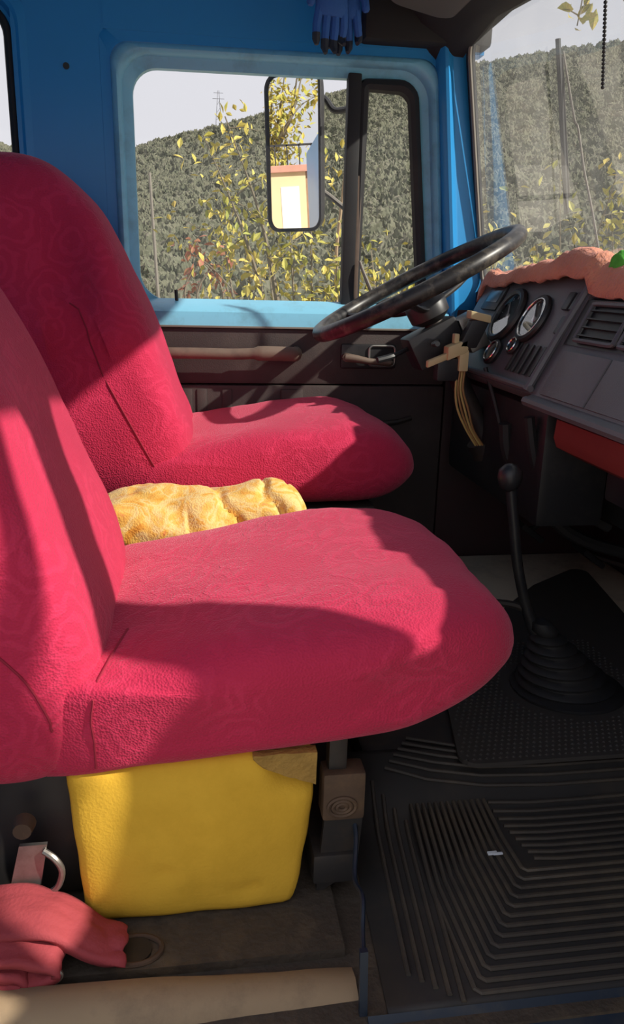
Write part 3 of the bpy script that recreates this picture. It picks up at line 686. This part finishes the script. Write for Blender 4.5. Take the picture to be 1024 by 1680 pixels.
sc = empty('steering_column', HUB-NW*.2); tag(sc, 'open steering column with bare switches and hanging wires', 'column')
AX = -NW
def colp(h, a, b): return HUB+AX*h+A1*a+A2*b
mb = MB(); mb.tube([colp(.03, 0, 0), colp(.45, 0, 0)], .024, 12); mb.build('column_tube', mDarkSteel, sc)
mb = MB(); mb.box((.034, -.085, -.045), (.12, .045, .05), .008, lambda c: colp(c.x, c.y, c.z)); mb.build('shroud', mBlack, sc)
mb = MB(); mb.box((.05, .048, -.04), (.14, .10, .035), .006, lambda c: colp(c.x, c.y, c.z)); mb.build('switch_block', mSteel, sc)
MB().tube(catmull([colp(.06, -.08, .0), colp(.055, -.13, -.02), colp(.045, -.17, -.03)], 5), [.006]*5+[.008]*6, 8).build('indicator_stalk', mBlack, sc)
MB().tube(catmull([colp(.07, -.02, -.05), colp(.06, -.05, -.12), colp(.05, -.06, -.20)], 5), .006, 8).build('light_stalk', mBlack, sc)
# beige connector on the near side of the column
mb = MB(); mb.box((.605, 1.83, .705), (.655, 1.868, .737), .004, lambda c: Vector((c.x, c.y, c.z+(c.x-.63)*.42))); mb.box((.560, 1.838, .706), (.615, 1.856, .722), .003, lambda c: Vector((c.x, c.y, c.z+(c.x-.63)*.42))); mb.box((.635, 1.832, .67), (.658, 1.864, .72), .003); mb.box((.622, 1.84, .735), (.634, 1.86, .757), .002)
mb.build('wiring_connector', mWood, sc)
mb = MB(); mb.box((.628, 1.83, .725), (.672, 1.862, .79), .004, lambda c: Vector((c.x+(c.z-.72)*.45, c.y, c.z))); rb = mb.build('relay_box', mBlack, sc)
mb = MB(); mb.box((.654, 1.828, .788), (.704, 1.864, .806), .003, lambda c: Vector((c.x, c.y, c.z+(.68-c.x)*.2))); mb.build('relay_cap', mWood, rb)
mb = MB(); mb.box((.585, 1.84, .645), (.640, 1.88, .70), .006); mb.build('ignition_barrel', mBlack, sc)
for i, (dx, mt) in enumerate(((0, mWire), (.006, mWireY), (.012, mWire), (-.006, mWireY))):
    MB().tube(catmull([(.645+dx, 1.845, .69), (.640+dx, 1.842, .63), (.650+dx*1.5, 1.838, .58), (.672+dx, 1.835, .53), (.700+dx, 1.835, .49)], 6), .0028, 6).build('wire', mt, sc)
MB().tube(catmull([(.70, 1.83, .68), (.72, 1.80, .60), (.73, 1.78, .55), (.76, 1.80, .50)], 5), .005, 6).build('wire_loom', mRubber, sc)
MB().tube([colp(.36, .0, .0), colp(.40, 0, 0)], .05, 14).build('column_clamp', mDarkSteel, sc)

# ================================================================== FLOOR THINGS
mRib = M('dusty_rib_rubber', (.062, .052, .043), .6, var=.3, dirt=(.15, .115, .075), dscale=5, damt=.6)
# ---- ribbed rubber mat
rm = empty('ribbed_mat', (.55, .9, -.012)); tag(rm, 'black ribbed rubber mat in the passenger footwell', 'floor mat')
def zt(y): return -.008+.056/(1+math.exp(-(y-1.135)/.022))
mb = MB(); lo = []
for i in range(40):
    y = .748+i*.0125; lo.append([Vector((x+(.03*(1-(y-.748)/.49) if x < .3 else 0)*-.2, y, zt(y))) for x in (.238+.02*(i/40), .32, .45, .6, .8, 1.03)])
mb.loft(lo, False); base = mb.build('mat_sheet', mMat, rm)
sm = base.modifiers.new('thick', 'SOLIDIFY'); sm.thickness = .004; sm.offset = -1
def rib(path, r=.0036):
    mb_ = MB(); mb_.tube([Vector((p[0], p[1], zt(p[1])+.0016)) for p in path], r, 6, flat=1.0); return mb_.build('rib', mRib, rm)
for k in range(5):
    xk = .272+.0150*k; rib([(xk+.030*t, .800-.012*k+(.36-.010*k)*t, 0) for t in (0, .25, .5, .75, .9, 1)])
for k in range(13):
    xc = .352+.0125*k; yc = .762+.0170*k
    top = min(1.12, yc+.36-.012*k)
    rib([(xc-.012+.022*(1-k/13), top, 0), (xc-.004, (top+yc)/2, 0), (xc, yc+.006, 0), (xc+.006, yc, 0), (.6, yc, 0), (1.02, yc, 0)])
for k in range(9):
    y_ = .985+.0155*k; rib([(.530-.004*k, y_+.006, 0), (.57, y_+.001, 0), (.66, y_, 0), (1.02, y_+.004, 0)])
for k in range(6):
    y_ = 1.135+.016*k; rib([(.330+.012*k, y_+.05, 0), (.40+.012*k, y_+.022, 0), (.50, y_+.006, 0), (.62, y_, 0), (1.02, y_, 0)])
mb = MB(); mb.box((.470, 1.0, .0), (.486, 1.007, .003), .001); mb.box((.478, .998, .001), (.494, 1.003, .0035), .001)
o = mb.build('paper_scrap', mWhite); o.location = (-.013, -.0, -.002); tag(o, 'tiny white paper scrap lying on the ribbed mat', 'scrap')

# ---- tunnel step with tread mat
o = MB().box((.30, 1.235, -.012), (1.275, 2.255, .046), .01).build('floor_step', mDarkSteel); tag(o, 'dark raised floor step under the tread mat', 'floor step')
bf = MB().box((.72, 1.62, .0465), (1.27, 2.25, .051), .001).build('felt_mat', mBeige); tag(bf, 'beige felt mat under the pedals', 'floor mat')
tm = empty('tread_mat', (.75, 1.5, .05)); tag(tm, 'dark studded tread mat around the gear lever boot', 'floor mat')
out = rpoly([(.458, 1.155), (1.12, 1.155), (1.10, 1.72), (1.17, 2.12), (.95, 1.97), (.54, 1.55)], [.03, .01, .02, .03, .05, .05], 5)
mb = MB(); mb.loft([[Vector((p.x, p.y, z)) for p in out] for z in (.052, .060)], True, True, True); mb.build('mat_sheet', mTread, tm, False)
mb = MB(); x = .48
for i in range(38):
    for j in range(34):
        x = .475+.0125*i+(.00625 if j % 2 else 0); y = 1.168+.0135*j
        if x > .93 or (x-.56)*1.0 < (y-1.60)*.9 and y > 1.56: continue
        if x < .475+max(0, y-1.2)*.22: continue
        if math.hypot(x-.765, y-1.40) < .13: continue
        q = .0042
        mb.add([(x-q, y, .060), (x, y-q*.8, .060), (x+q, y, .060), (x, y+q*.8, .060), (x, y, .0628)], [(0, 1, 4), (1, 2, 4), (2, 3, 4), (3, 0, 4)])
st = mb.build('studs', mTread, tm, False); st['kind'] = 'stuff'
# ---- gear lever
gl = empty('gear_lever', (.765, 1.395, .06)); tag(gl, 'black gear lever with ribbed rubber boot on the floor', 'gear lever')
G0 = Vector((.775, 1.395, .061)); mb = MB(); lo = []
pr = []
for k in range(6):
    r = .098-.013*k; z = .012+.019*k; pr += [(r, z), (r+.006, z+.006), (r-.001, z+.012), (r-.012, z+.015)]
pr = [(.118, 0), (.118, .006), (.102, .010)]+pr+[(.028, .132), (.020, .150)]
for r, z in pr:
    s_ = z/.15; lo.append([G0+Vector((-.070*s_+r*math.cos(a*.2244), .01*s_+r*.92*math.sin(a*.2244), z)) for a in range(28)])
mb.loft(lo, True, True, True); mb.build('boot', mRubber, gl, True, 60)
lev = catmull([(.738, 1.405, .13), (.712, 1.415, .165), (.680, 1.42, .225), (.648, 1.42, .325), (.630, 1.42, .417), (.614, 1.42, .50)], 6)
MB().tube(lev, [.021-.010*min(1, i/14) for i in range(len(lev))], 10).build('rod', mBlack, gl)
mb = MB(); kb = Vector((.612, 1.42, .515)); mb.loft([[kb+Vector((r*math.cos(a*.3927), r*math.sin(a*.3927), z)) for a in range(16)] for r, z in ((.008, -.03), (.018, -.022), (.024, -.004), (.022, .012), (.012, .022), (.003, .025))], True, True, True); mb.build('knob', mBlack, gl)
MB().tube(catmull([(.685, 1.42, .225), (.65, 1.43, .24), (.59, 1.44, .245)], 5), .008, 8).build('side_link', mDarkSteel, gl)
# ---- pedals
def pedal(name, label, x, y, z, w_, hang):
    e_ = empty(name, (x, y, .05)); tag(e_, label, 'pedal', 'pedals in the driver footwell')
    mb_ = MB(); mb_.box((-.012, -w_/2, -.045), (.006, w_/2, .045), .005, lambda c: Vector((x, y, z))+Vector((c.x*.55-c.z*.75, c.y, c.z*.55+c.x*.75))); mb_.build('pad', mRubber, e_)
    MB().tube(catmull(hang, 5), .008, 8).build('arm', mDarkSteel, e_); return e_
pedal('pedal', 'rightmost black pedal above the beige felt', 1.14, 2.03, .125, .08, [(1.14, 2.03, .125), (1.18, 1.98, .12), (1.24, 1.90, .12)])
pedal('pedal', 'black brake pedal behind the gear lever rod', .955, 2.05, .20, .08, [(.955, 2.05, .20), (.985, 2.05, .22), (.995, 2.05, .335)])

# ================================================================== OVERHEAD THINGS
sv = empty('sun_visor', (.60, 1.9, 1.5)); tag(sv, 'grey brown sun visor folded under the roof', 'sun visor')
mb = MB(); vo_ = rpoly([(1.62, -.085), (2.13, -.085), (2.13, .085), (1.62, .085)], .045, 6)
vd = Vector((.90, 0, -.18)).normalized(); vn_ = Vector((-.18, 0, -.9)).normalized()
mb.loft([[Vector((.565, 0, 1.512))+vd*p.y*k+Vector((0, 1.875+(p.x-1.875)*k, 0))+vn_*h for p in vo_] for h, k in ((.012, .96), (.006, 1), (-.006, 1), (-.012, .96))], True, True, True); mb.build('panel', mVisor, sv)
MB().tube([(.648, 1.60, 1.512), (.648, 2.16, 1.512)], .006, 8).build('hinge_rod', mDarkSteel, sv)

gv = empty('work_gloves', (.365, 2.11, 1.5)); tag(gv, 'blue work gloves with dark fingertips hanging above the driver window', 'gloves')
def glove(c, ang, mt, tip, sc_=1.0, flip=1):
    R_ = Matrix.Rotation(ang, 3, 'Z')
    def w_(p): return Vector(c)+R_ @ (Vector(p)*sc_)
    mb_ = MB(); mb_.loft([[w_((rx*math.cos(a*.3927), ry*math.sin(a*.3927), z)) for a in range(16)] for rx, ry, z in ((.028, .020, .13), (.034, .022, .10), (.030, .020, .07), (.038, .020, .035), (.042, .018, 0.0), (.040, .014, -.018), (.03, .008, -.026))], True, True, True)
    pm_ = mb_.build('palm', mt, gv)
    for i, (fx, ln) in enumerate(((-.030, .062), (-.010, .076), (.011, .072), (.031, .054))):
        pth = [w_((fx, 0, -.006)), w_((fx*1.15, .006, -.02-ln*.4)), w_((fx*1.2, .004+.004*i, -.018-ln*.75))]
        MB().tube(catmull(pth, 4), [.0105]*5+[.0098]*4, 8).build('finger', mt, gv)
        p2 = [w_((fx*1.2, .004+.004*i, -.018-ln*.72)), w_((fx*1.2, .004+.004*i, -.018-ln*.95)), w_((fx*1.18, .002, -.020-ln*1.10))]
        MB().tube(p2, [.0102, .0098, .005], 8).build('fingertip', tip, gv)
    pth = [w_((.034*flip, 0, .04)), w_((.052*flip, -.006, .018)), w_((.058*flip, -.008, -.012))]
    MB().tube(catmull(pth, 4), [.012]*4+[.010]*4+[.006], 8).build('thumb', mt, gv)
glove((.348, 2.10, 1.495), R(15), mGlove, mGloveD, 1.0, -1)
glove((.385, 2.14, 1.500), R(-20), mGlove, mGloveD, .95, 1)
MB().tube([(.36, 2.11, 1.57), (.36, 2.12, 1.63)], .004, 6).build('hook', mDarkSteel, gv)

ch = empty('beaded_cord', (.805, 1.66, 1.52)); tag(ch, 'black beaded cord hanging at the top right before the windscreen', 'cord')
P = [Vector((.805+.0010*i, 1.66+.0006*i, 1.52-.0070*i)) for i in range(38)]
MB().tube(P, .0015, 6).build('string', mBlack, ch)
mb = MB(); lo = []
me_b = None
for i, p in enumerate(P[2:]):
    if me_b is None:
        b_ = MB(); b_.loft([[Vector((r*math.cos(a*.785), r*math.sin(a*.785), z)) for a in range(8)] for r, z in ((.001, -.0034), (.0036, -.002), (.0042, 0), (.0036, .002), (.001, .0034))], True, True, True)
        o = b_.build('bead', mBlack, ch); me_b = o.data
    else:
        o = bpy.data.objects.new('bead', me_b); COL.objects.link(o); put(o, ch)
    o.location = p

# ---- wiper outside the windscreen
wp = empty('windscreen_wiper', (1.05, 1.75, .84)); tag(wp, 'upright wiper with thin arm outside the windscreen', 'wiper')
def ws(y, z, off=.022): return Vector((wx(y, z)+off, y, z))
bl = [ws(1.917-.005*t, 1.408-.370*t) for t in [i/10 for i in range(11)]]
mb = MB(); mb.tube(bl, .0045, 6, flat=1.4); mb.build('blade', mRubber, wp)
mb = MB(); mb.tube([p+Vector((.008, -.001, 0)) for p in bl[1:10]], .0022, 6); mb.build('blade_spine', mDarkSteel, wp)
am = catmull([ws(1.920, 1.385, .035), ws(1.895, 1.245, .04), ws(1.884, 1.22, .042), ws(1.866, 1.13, .042), ws(1.836, 1.025, .042), ws(1.806, .90, .040), ws(1.79, .82, .03)], 6)
MB().tube(am, .0026, 6).build('arm', mSeal, wp)
MB().tube([am[-1]+Vector((-.02, 0, -.01)), am[-1]+Vector((.03, 0, 0))], .012, 10).build('pivot', mBlack, wp)

# ================================================================== OUTSIDE MIRROR
MC = Vector((.335, 2.64, 1.246))
v_ = (MC-CAM).normalized(); r_ = Vector((-.9982, -.022, .050)).normalized()
nm = (r_-v_).normalized(); mx_ = Vector((0, 0, 1)).cross(nm).normalized(); mz_ = nm.cross(mx_)
om = empty('door_mirror', MC); tag(om, 'tall rectangular door mirror on tube arms outside the driver window', 'mirror')
mo = rpoly([(-.106, -.222), (.106, -.222), (.106, .218), (-.106, .218)], .038, 6)
def mp(p, h, k=1.0): return MC+mx_*p.x*k+mz_*p.y*k+nm*h
mb = MB(); mb.loft([[mp(p, h, k) for p in mo] for h, k in ((-.045, .55), (-.035, .85), (-.012, 1.0), (.006, 1.03), (.008, .985))], True, True, False); mb.build('housing', mBlack, om)
mb = MB(); mb.loft([[mp(p, .0055, k) for p in mo] for k in (.02, .99)], True, True, False); mb.build('mirror_glass', mMirror, om, False)
mb = MB(); mb.tube([mp(p, .008, 1.01) for p in mo], .0055, 8, True); mb.build('mirror_rim', mRubber, om)
bk = MC-nm*.05
mb = MB(); mb.tube(catmull([bk+Vector((0, 0, .09)), bk+Vector((.05, .0, .16)), Vector((.46, 2.66, 1.375)), Vector((.515, 2.62, 1.385)), Vector((.475, 2.36, 1.37))], 6), .010, 8); mb.build('upper_arm', mBlack, om)
mb = MB(); mb.tube(catmull([bk+Vector((0, 0, -.07)), Vector((.455, 2.66, 1.125)), Vector((.510, 2.62, 1.075)), Vector((.475, 2.36, 1.02))], 6), .008, 8); mb.build('lower_arm', mSeal, om)
MB().tube([bk+Vector((0, 0, .17)), bk+Vector((0, 0, -.17))], .010, 8).build('mirror_post', mBlack, om)

# ================================================================== OUTSIDE WORLD
# truck body behind the cab (seen in the mirror)
o = MB().box((-5.2, .45, -.25), (-1.10, 2.405, 1.52), .02).build('cargo_body', mBlue); tag(o, 'blue cargo body of the truck behind the cab', 'truck body')
# ground and hillside
RID = [(-80, .13), (-40, .135), (-12, .125), (-3.2, .126), (5.4, .172), (11, .200), (18.3, .222), (27.5, .240), (40, .25), (60, .22), (90, .18)]
def ridge(a):
    for i in range(len(RID)-1):
        if RID[i][0] <= a <= RID[i+1][0]:
            t = (a-RID[i][0])/(RID[i+1][0]-RID[i][0]); return RID[i][1]*(1-t)+RID[i+1][1]*t
    return .15
def hill_z(r, a):
    t = max(0, min(1, (r-70)/(300-70)))
    top = .87+300*ridge(a)*1.0
    return -1.25-4*max(0, min(1, (r-20)/40))+(top+5.25)*(t**1.15) + 3*nz((r*math.sin(R(a)), r*math.cos(R(a)), 0), .02)*t*2
mb = MB(); lo = []
for ia in range(0, 73):
    a = -70+2*ia; l = []
    for r in (14, 20, 30, 45, 60, 75, 95, 120, 150, 180, 210, 240, 270, 300, 330, 420):
        z = hill_z(r, a) if r <= 300 else hill_z(300, a)-(r-300)*.3
        l.append(Vector((r*math.sin(R(a)), r*math.cos(R(a)), z)))
    lo.append(l)
mb.loft(lo, False); o = mb.build('hillside', mForest); tag(o, kind='structure')
mb = MB(); mb.add([(-60, -60, -1.25), (60, -60, -1.25), (60, 40, -1.25), (-60, 40, -1.25)], [(0, 1, 2, 3)]); o = mb.build('ground', mGround, None, False); tag(o, kind='structure')
# forest: bushy crowns set on the slope points
pts = []
for i in range(15000):
    a = random.uniform(-14, 42); r = math.sqrt(random.uniform(66**2, 306**2))
    pts.append((r*math.sin(R(a)), r*math.cos(R(a)), hill_z(min(r, 300), a)+.5))
me = bpy.data.meshes.new('hillside_forest'); me.from_pydata(pts, [], []); me.update()
fo_ = bpy.data.objects.new('hillside_forest', me); COL.objects.link(fo_)
ng = bpy.data.node_groups.new('forest_crowns', 'GeometryNodeTree')
ng.interface.new_socket('Geometry', in_out='INPUT', socket_type='NodeSocketGeometry'); ng.interface.new_socket('Geometry', in_out='OUTPUT', socket_type='NodeSocketGeometry')
gn, gk = ng.nodes, ng.links
gi = gn.new('NodeGroupInput'); go = gn.new('NodeGroupOutput')
ic = gn.new('GeometryNodeMeshIcoSphere'); ic.inputs['Radius'].default_value = 1; ic.inputs['Subdivisions'].default_value = 4
def disp(geo, scale, amt):
    tn = gn.new('ShaderNodeTexNoise'); tn.inputs['Scale'].default_value = scale; tn.inputs['Detail'].default_value = 4
    nn_ = gn.new('GeometryNodeInputNormal'); sb = gn.new('ShaderNodeMath'); sb.operation = 'SUBTRACT'; sb.inputs[1].default_value = .5
    gk.new(tn.outputs[0], sb.inputs[0]); ml = gn.new('ShaderNodeVectorMath'); ml.operation = 'SCALE'; gk.new(nn_.outputs[0], ml.inputs[0])
    m2_ = gn.new('ShaderNodeMath'); m2_.operation = 'MULTIPLY'; m2_.inputs[1].default_value = amt; gk.new(sb.outputs[0], m2_.inputs[0]); gk.new(m2_.outputs[0], ml.inputs['Scale'])
    sp = gn.new('GeometryNodeSetPosition'); gk.new(geo, sp.inputs['Geometry']); gk.new(ml.outputs[0], sp.inputs['Offset']); return sp.outputs[0]
g1 = disp(disp(ic.outputs['Mesh'], 1.1, 1.3), 5.0, .9)
smt = gn.new('GeometryNodeSetMaterial'); smt.inputs['Material'].default_value = mForest; gk.new(g1, smt.inputs['Geometry'])
iop = gn.new('GeometryNodeInstanceOnPoints'); gk.new(gi.outputs[0], iop.inputs['Points']); gk.new(smt.outputs[0], iop.inputs['Instance'])
rv = gn.new('FunctionNodeRandomValue'); rv.data_type = 'FLOAT_VECTOR'; rv.inputs[0].default_value = (1.0, 1.0, 1.0); rv.inputs[1].default_value = (2.3, 2.3, 3.0); gk.new(rv.outputs[0], iop.inputs['Scale'])
rw = gn.new('FunctionNodeRandomValue'); rw.data_type = 'FLOAT_VECTOR'; rw.inputs[0].default_value = (-.3, -.3, 0); rw.inputs[1].default_value = (.3, .3, 6.28); rw.inputs['Seed'].default_value = 3; gk.new(rw.outputs[0], iop.inputs['Rotation'])
gk.new(iop.outputs[0], go.inputs[0])
gm = fo_.modifiers.new('crowns', 'NODES'); gm.node_group = ng; me.materials.append(mForest)
tag(fo_, 'autumn forest covering the hillside behind the truck', 'forest', kind='stuff')
# pylon on the ridge and a pale pole in front of the hill
az = R(2.2); rr = 298; pb_ = Vector((rr*math.sin(az), rr*math.cos(az), hill_z(300, 2.2)))
mb = MB()
for sx, sy in ((-1, -1), (1, -1), (1, 1), (-1, 1)): mb.tube([pb_+Vector((sx*1.2, sy*1.2, 0)), pb_+Vector((sx*.2, sy*.2, 15))], .05, 4)
mb.tube([pb_+Vector((-2, 0, 12.5)), pb_+Vector((2, 0, 12.5))], .07, 4); mb.tube([pb_+Vector((-1.6, 0, 14.3)), pb_+Vector((1.6, 0, 14.3))], .06, 4)
for k in range(5): mb.tube([pb_+Vector((-1.0+.16*k, -1.0+.16*k, 2.4*k+1)), pb_+Vector((1.0-.16*k, -1.0+.16*k, 2.4*k+2.4))], .04, 4)
o = mb.build('lattice_pylon', mDarkSteel); tag(o, 'thin lattice pylon on the hill ridge', 'pylon')
o = MB().tube([(-1.2, 38, -3.2), (-1.55, 38, 5.2)], [.09, .06], 8).build('utility_pole', mSeal); tag(o, 'thin pale pole in front of the hillside at the left', 'pole')
o = MB().tube([(1.70, 9.0, -1.25), (1.62, 9.0, 1.2), (1.72, 9.0, 2.35)], [.03, .02, .015], 6).build('wooden_stake', mSill); tag(o, 'thin pale stake between the mirror and the black bar', 'stake')

# trees with real leaves
lfv = [(0, 0, 0), (.30, .18, .05), (.55, .26, .08), (.8, .15, .04), (1.0, 0, -.05), (.8, -.15, .04), (.55, -.26, .08), (.30, -.18, .05), (.5, 0, -.02)]
lff = [(0, 1, 8), (1, 2, 8), (2, 3, 8), (3, 4, 8), (4, 5, 8), (5, 6, 8), (6, 7, 8), (7, 0, 8)]
def leaf_mesh(nm, mt):
    me_ = bpy.data.meshes.new(nm); me_.from_pydata(lfv, [], lff); me_.materials.append(mt); me_.update(); return me_
LM = leaf_mesh('leaf', mLeaf); LMR = leaf_mesh('leaf_russet', mLeafR)
def rnd_rot(): 
    return Matrix.Rotation(random.uniform(0, 6.28), 4, 'Z') @ Matrix.Rotation(random.uniform(-.3, 1.5), 4, 'Y') @ Matrix.Rotation(random.uniform(-.9, .9), 4, 'X')
def leafy(name, label, base, twigs, nleaf, size, lm, mt, group=None, cat='tree', extra=0, spread=.10, trunk_r=.035):
    e_ = empty(name, base); tag(e_, label, cat, group)
    mb_ = MB(); pts = []
    for tw in twigs:
        P_ = catmull(tw, 6); n_ = len(P_)
        mb_.tube(P_, [max(.004, trunk_r*(1-i/n_)**1.2*(.6 if len(tw) < 4 else 1)) for i in range(n_)], 6)
        for i, p in enumerate(P_):
            if i > n_*.30: pts.append(p)
        for _ in range(5):
            i = random.randrange(int(n_*.35), n_); d = Vector((random.uniform(-1, 1), random.uniform(-1, 1), random.uniform(-.4, .9)))*spread*2
            mb_.tube([P_[i], P_[i]+d*.5+Vector((0, 0, .01)), P_[i]+d], [.004, .003, .002], 4); pts += [P_[i]+d*.5, P_[i]+d*.8, P_[i]+d]
    mb_.build('branches', mBark, e_)
    for i in range(nleaf):
        p = random.choice(pts)+Vector((random.gauss(0, spread*.4), random.gauss(0, spread*.4), random.gauss(0, spread*.4)))
        o_ = bpy.data.objects.new('leaf', lm); COL.objects.link(o_); o_.parent = e_
        o_.matrix_parent_inverse = Matrix.Translation(base).inverted()
        o_.matrix_basis = Matrix.Translation(p) @ rnd_rot() @ Matrix.Scale(size*random.uniform(.7, 1.3), 4)
    if extra:
        m3 = MB()
        for i in range(extra):
            p = random.choice(pts)+Vector((random.gauss(0, spread*.7), random.gauss(0, spread*.7), random.gauss(0, spread*.7)))
            X_ = Matrix.Translation(p) @ rnd_rot() @ Matrix.Scale(size*random.uniform(.6, 1.2), 4)
            m3.add([X_ @ Vector(v) for v in lfv], lff)
        q = m3.build('foliage', mt, e_, False); q['kind'] = 'stuff'
    return e_
# shrub in the driver window
TW = []
for i in range(13):
    tx = .20+1.55*i/12; top = random.uniform(.95, 1.45) if tx < 1.2 else random.uniform(.75, 1.05)
    if tx < .4: top -= .2
    TW.append([(.9+random.uniform(-.2, .2), 4.9, -1.25), (.9+(tx-.9)*.4, 4.85, -.2), (.9+(tx-.9)*.85, 4.8+random.uniform(-.2, .2), .55), (tx, 4.8+random.uniform(-.3, .3), top)])
TW += [[(.50, 4.8, .55), (.33, 4.8, 1.1), (.10, 4.8, 1.62)], [(.55, 4.8, .6), (.42, 4.8, 1.2), (.22, 4.8, 1.72)]]
leafy('yellow_shrub', 'yellow green shrub seen through the driver door window', (.9, 4.9, -1.25), TW, 300, .060, LM, mLeaf, None, 'shrub', 2200, .13)
TW = [[(.15, 6.5, -1.25), (.16, 6.5, 0), (.12+random.uniform(-.15, .2), 6.5, .75), (.12+random.uniform(-.2, .25), 6.5, 1.05)] for i in range(4)]
leafy('russet_shrub', 'small russet shrub at the lower left of the driver window', (.15, 6.5, -1.25), TW, 120, .08, LMR, mLeafR, None, 'shrub', 0, .08)
TW = []
for i in range(9):
    tx = 1.95+1.25*i/8; TW.append([(3.0, 5.3, -1.25), (2.9+(tx-2.9)*.4, 5.2, -.1), (2.9+(tx-2.9)*.8, 5.1+random.uniform(-.2, .2), .7), (tx, 5.1+random.uniform(-.3, .3), random.uniform(1.2, 1.65) if tx > 2.35 else random.uniform(.75, 1.15))])
leafy('hedge_tree', 'yellow green bush seen through the right of the windscreen', (3.0, 5.3, -1.25), TW, 290, .070, LM, mLeaf, None, 'shrub', 1100, .12)
TW = [[(4.6, 5.2, -1.25), (4.5, 5.1, 1.0), (4.2, 5.0, 2.3), (3.6, 4.9, 2.75), (3.0, 4.8, 2.55), (2.72, 4.8, 2.20)], [(3.6, 4.9, 2.75), (3.1, 4.8, 2.95), (2.6, 4.8, 2.85), (2.45, 4.8, 2.45)], [(3.6, 4.9, 2.75), (2.6, 4.8, 3.2), (1.6, 4.7, 3.05), (.45, 4.5, 2.35)], [(2.4, 4.8, 3.1), (2.22, 4.7, 2.7), (2.16, 4.7, 2.26)]]
leafy('overhanging_tree', 'thin tree whose drooping twigs hang in at the top right', (4.6, 5.2, -1.25), TW, 130, .10, LM, mLeaf, None, 'tree', 0, .07)

# house and tree behind the truck, which the door mirror shows
hs = empty('ochre_house', (-24, 2.4, -1.25)); tag(hs, 'ochre house with white door reflected in the door mirror', 'house')
MB().box((-28, 1.80, -1.25), (-24, 5.5, 1.95)).build('wall', mWall, hs, False)
MB().box((-27.9, .2, -1.25), (-24.1, 1.79, 1.90)).build('brick_wall', mBrick, hs, False)
MB().box((-28.1, .1, 1.92), (-23.85, 5.6, 2.12), .02).build('cornice', mCornice, hs, False)
dr = MB().box((-24.06, 2.02, -1.2), (-23.97, 2.60, 1.50), .01).build('door', mDoorW, hs)
for y in range(12): MB().box((-24.0, .8+.38*y, 2.12), (-23.96, .84+.38*y, 2.7)).build('railing_post', mDarkSteel, hs, False)
MB().box((-24.0, .8, 2.66), (-23.96, 5.5, 2.72)).build('railing_rail', mDarkSteel, hs, False)
TW = []
for i in range(16):
    ty = random.uniform(1.0, 6.5); TW.append([(-31, 3.2, -1.25), (-31, 3.2, 2), (-30.5+random.uniform(-1, 1), 3.2+(ty-3.2)*.6, 4), (-30+random.uniform(-1.5, 1.5), ty, random.uniform(3.5, 9))])
leafy('big_yellow_tree', 'tall yellow green tree behind the ochre house in the mirror', (-31, 3.2, -1.25), TW, 0, .30, LM, mLeaf, None, 'tree', 2600, .55, .14)
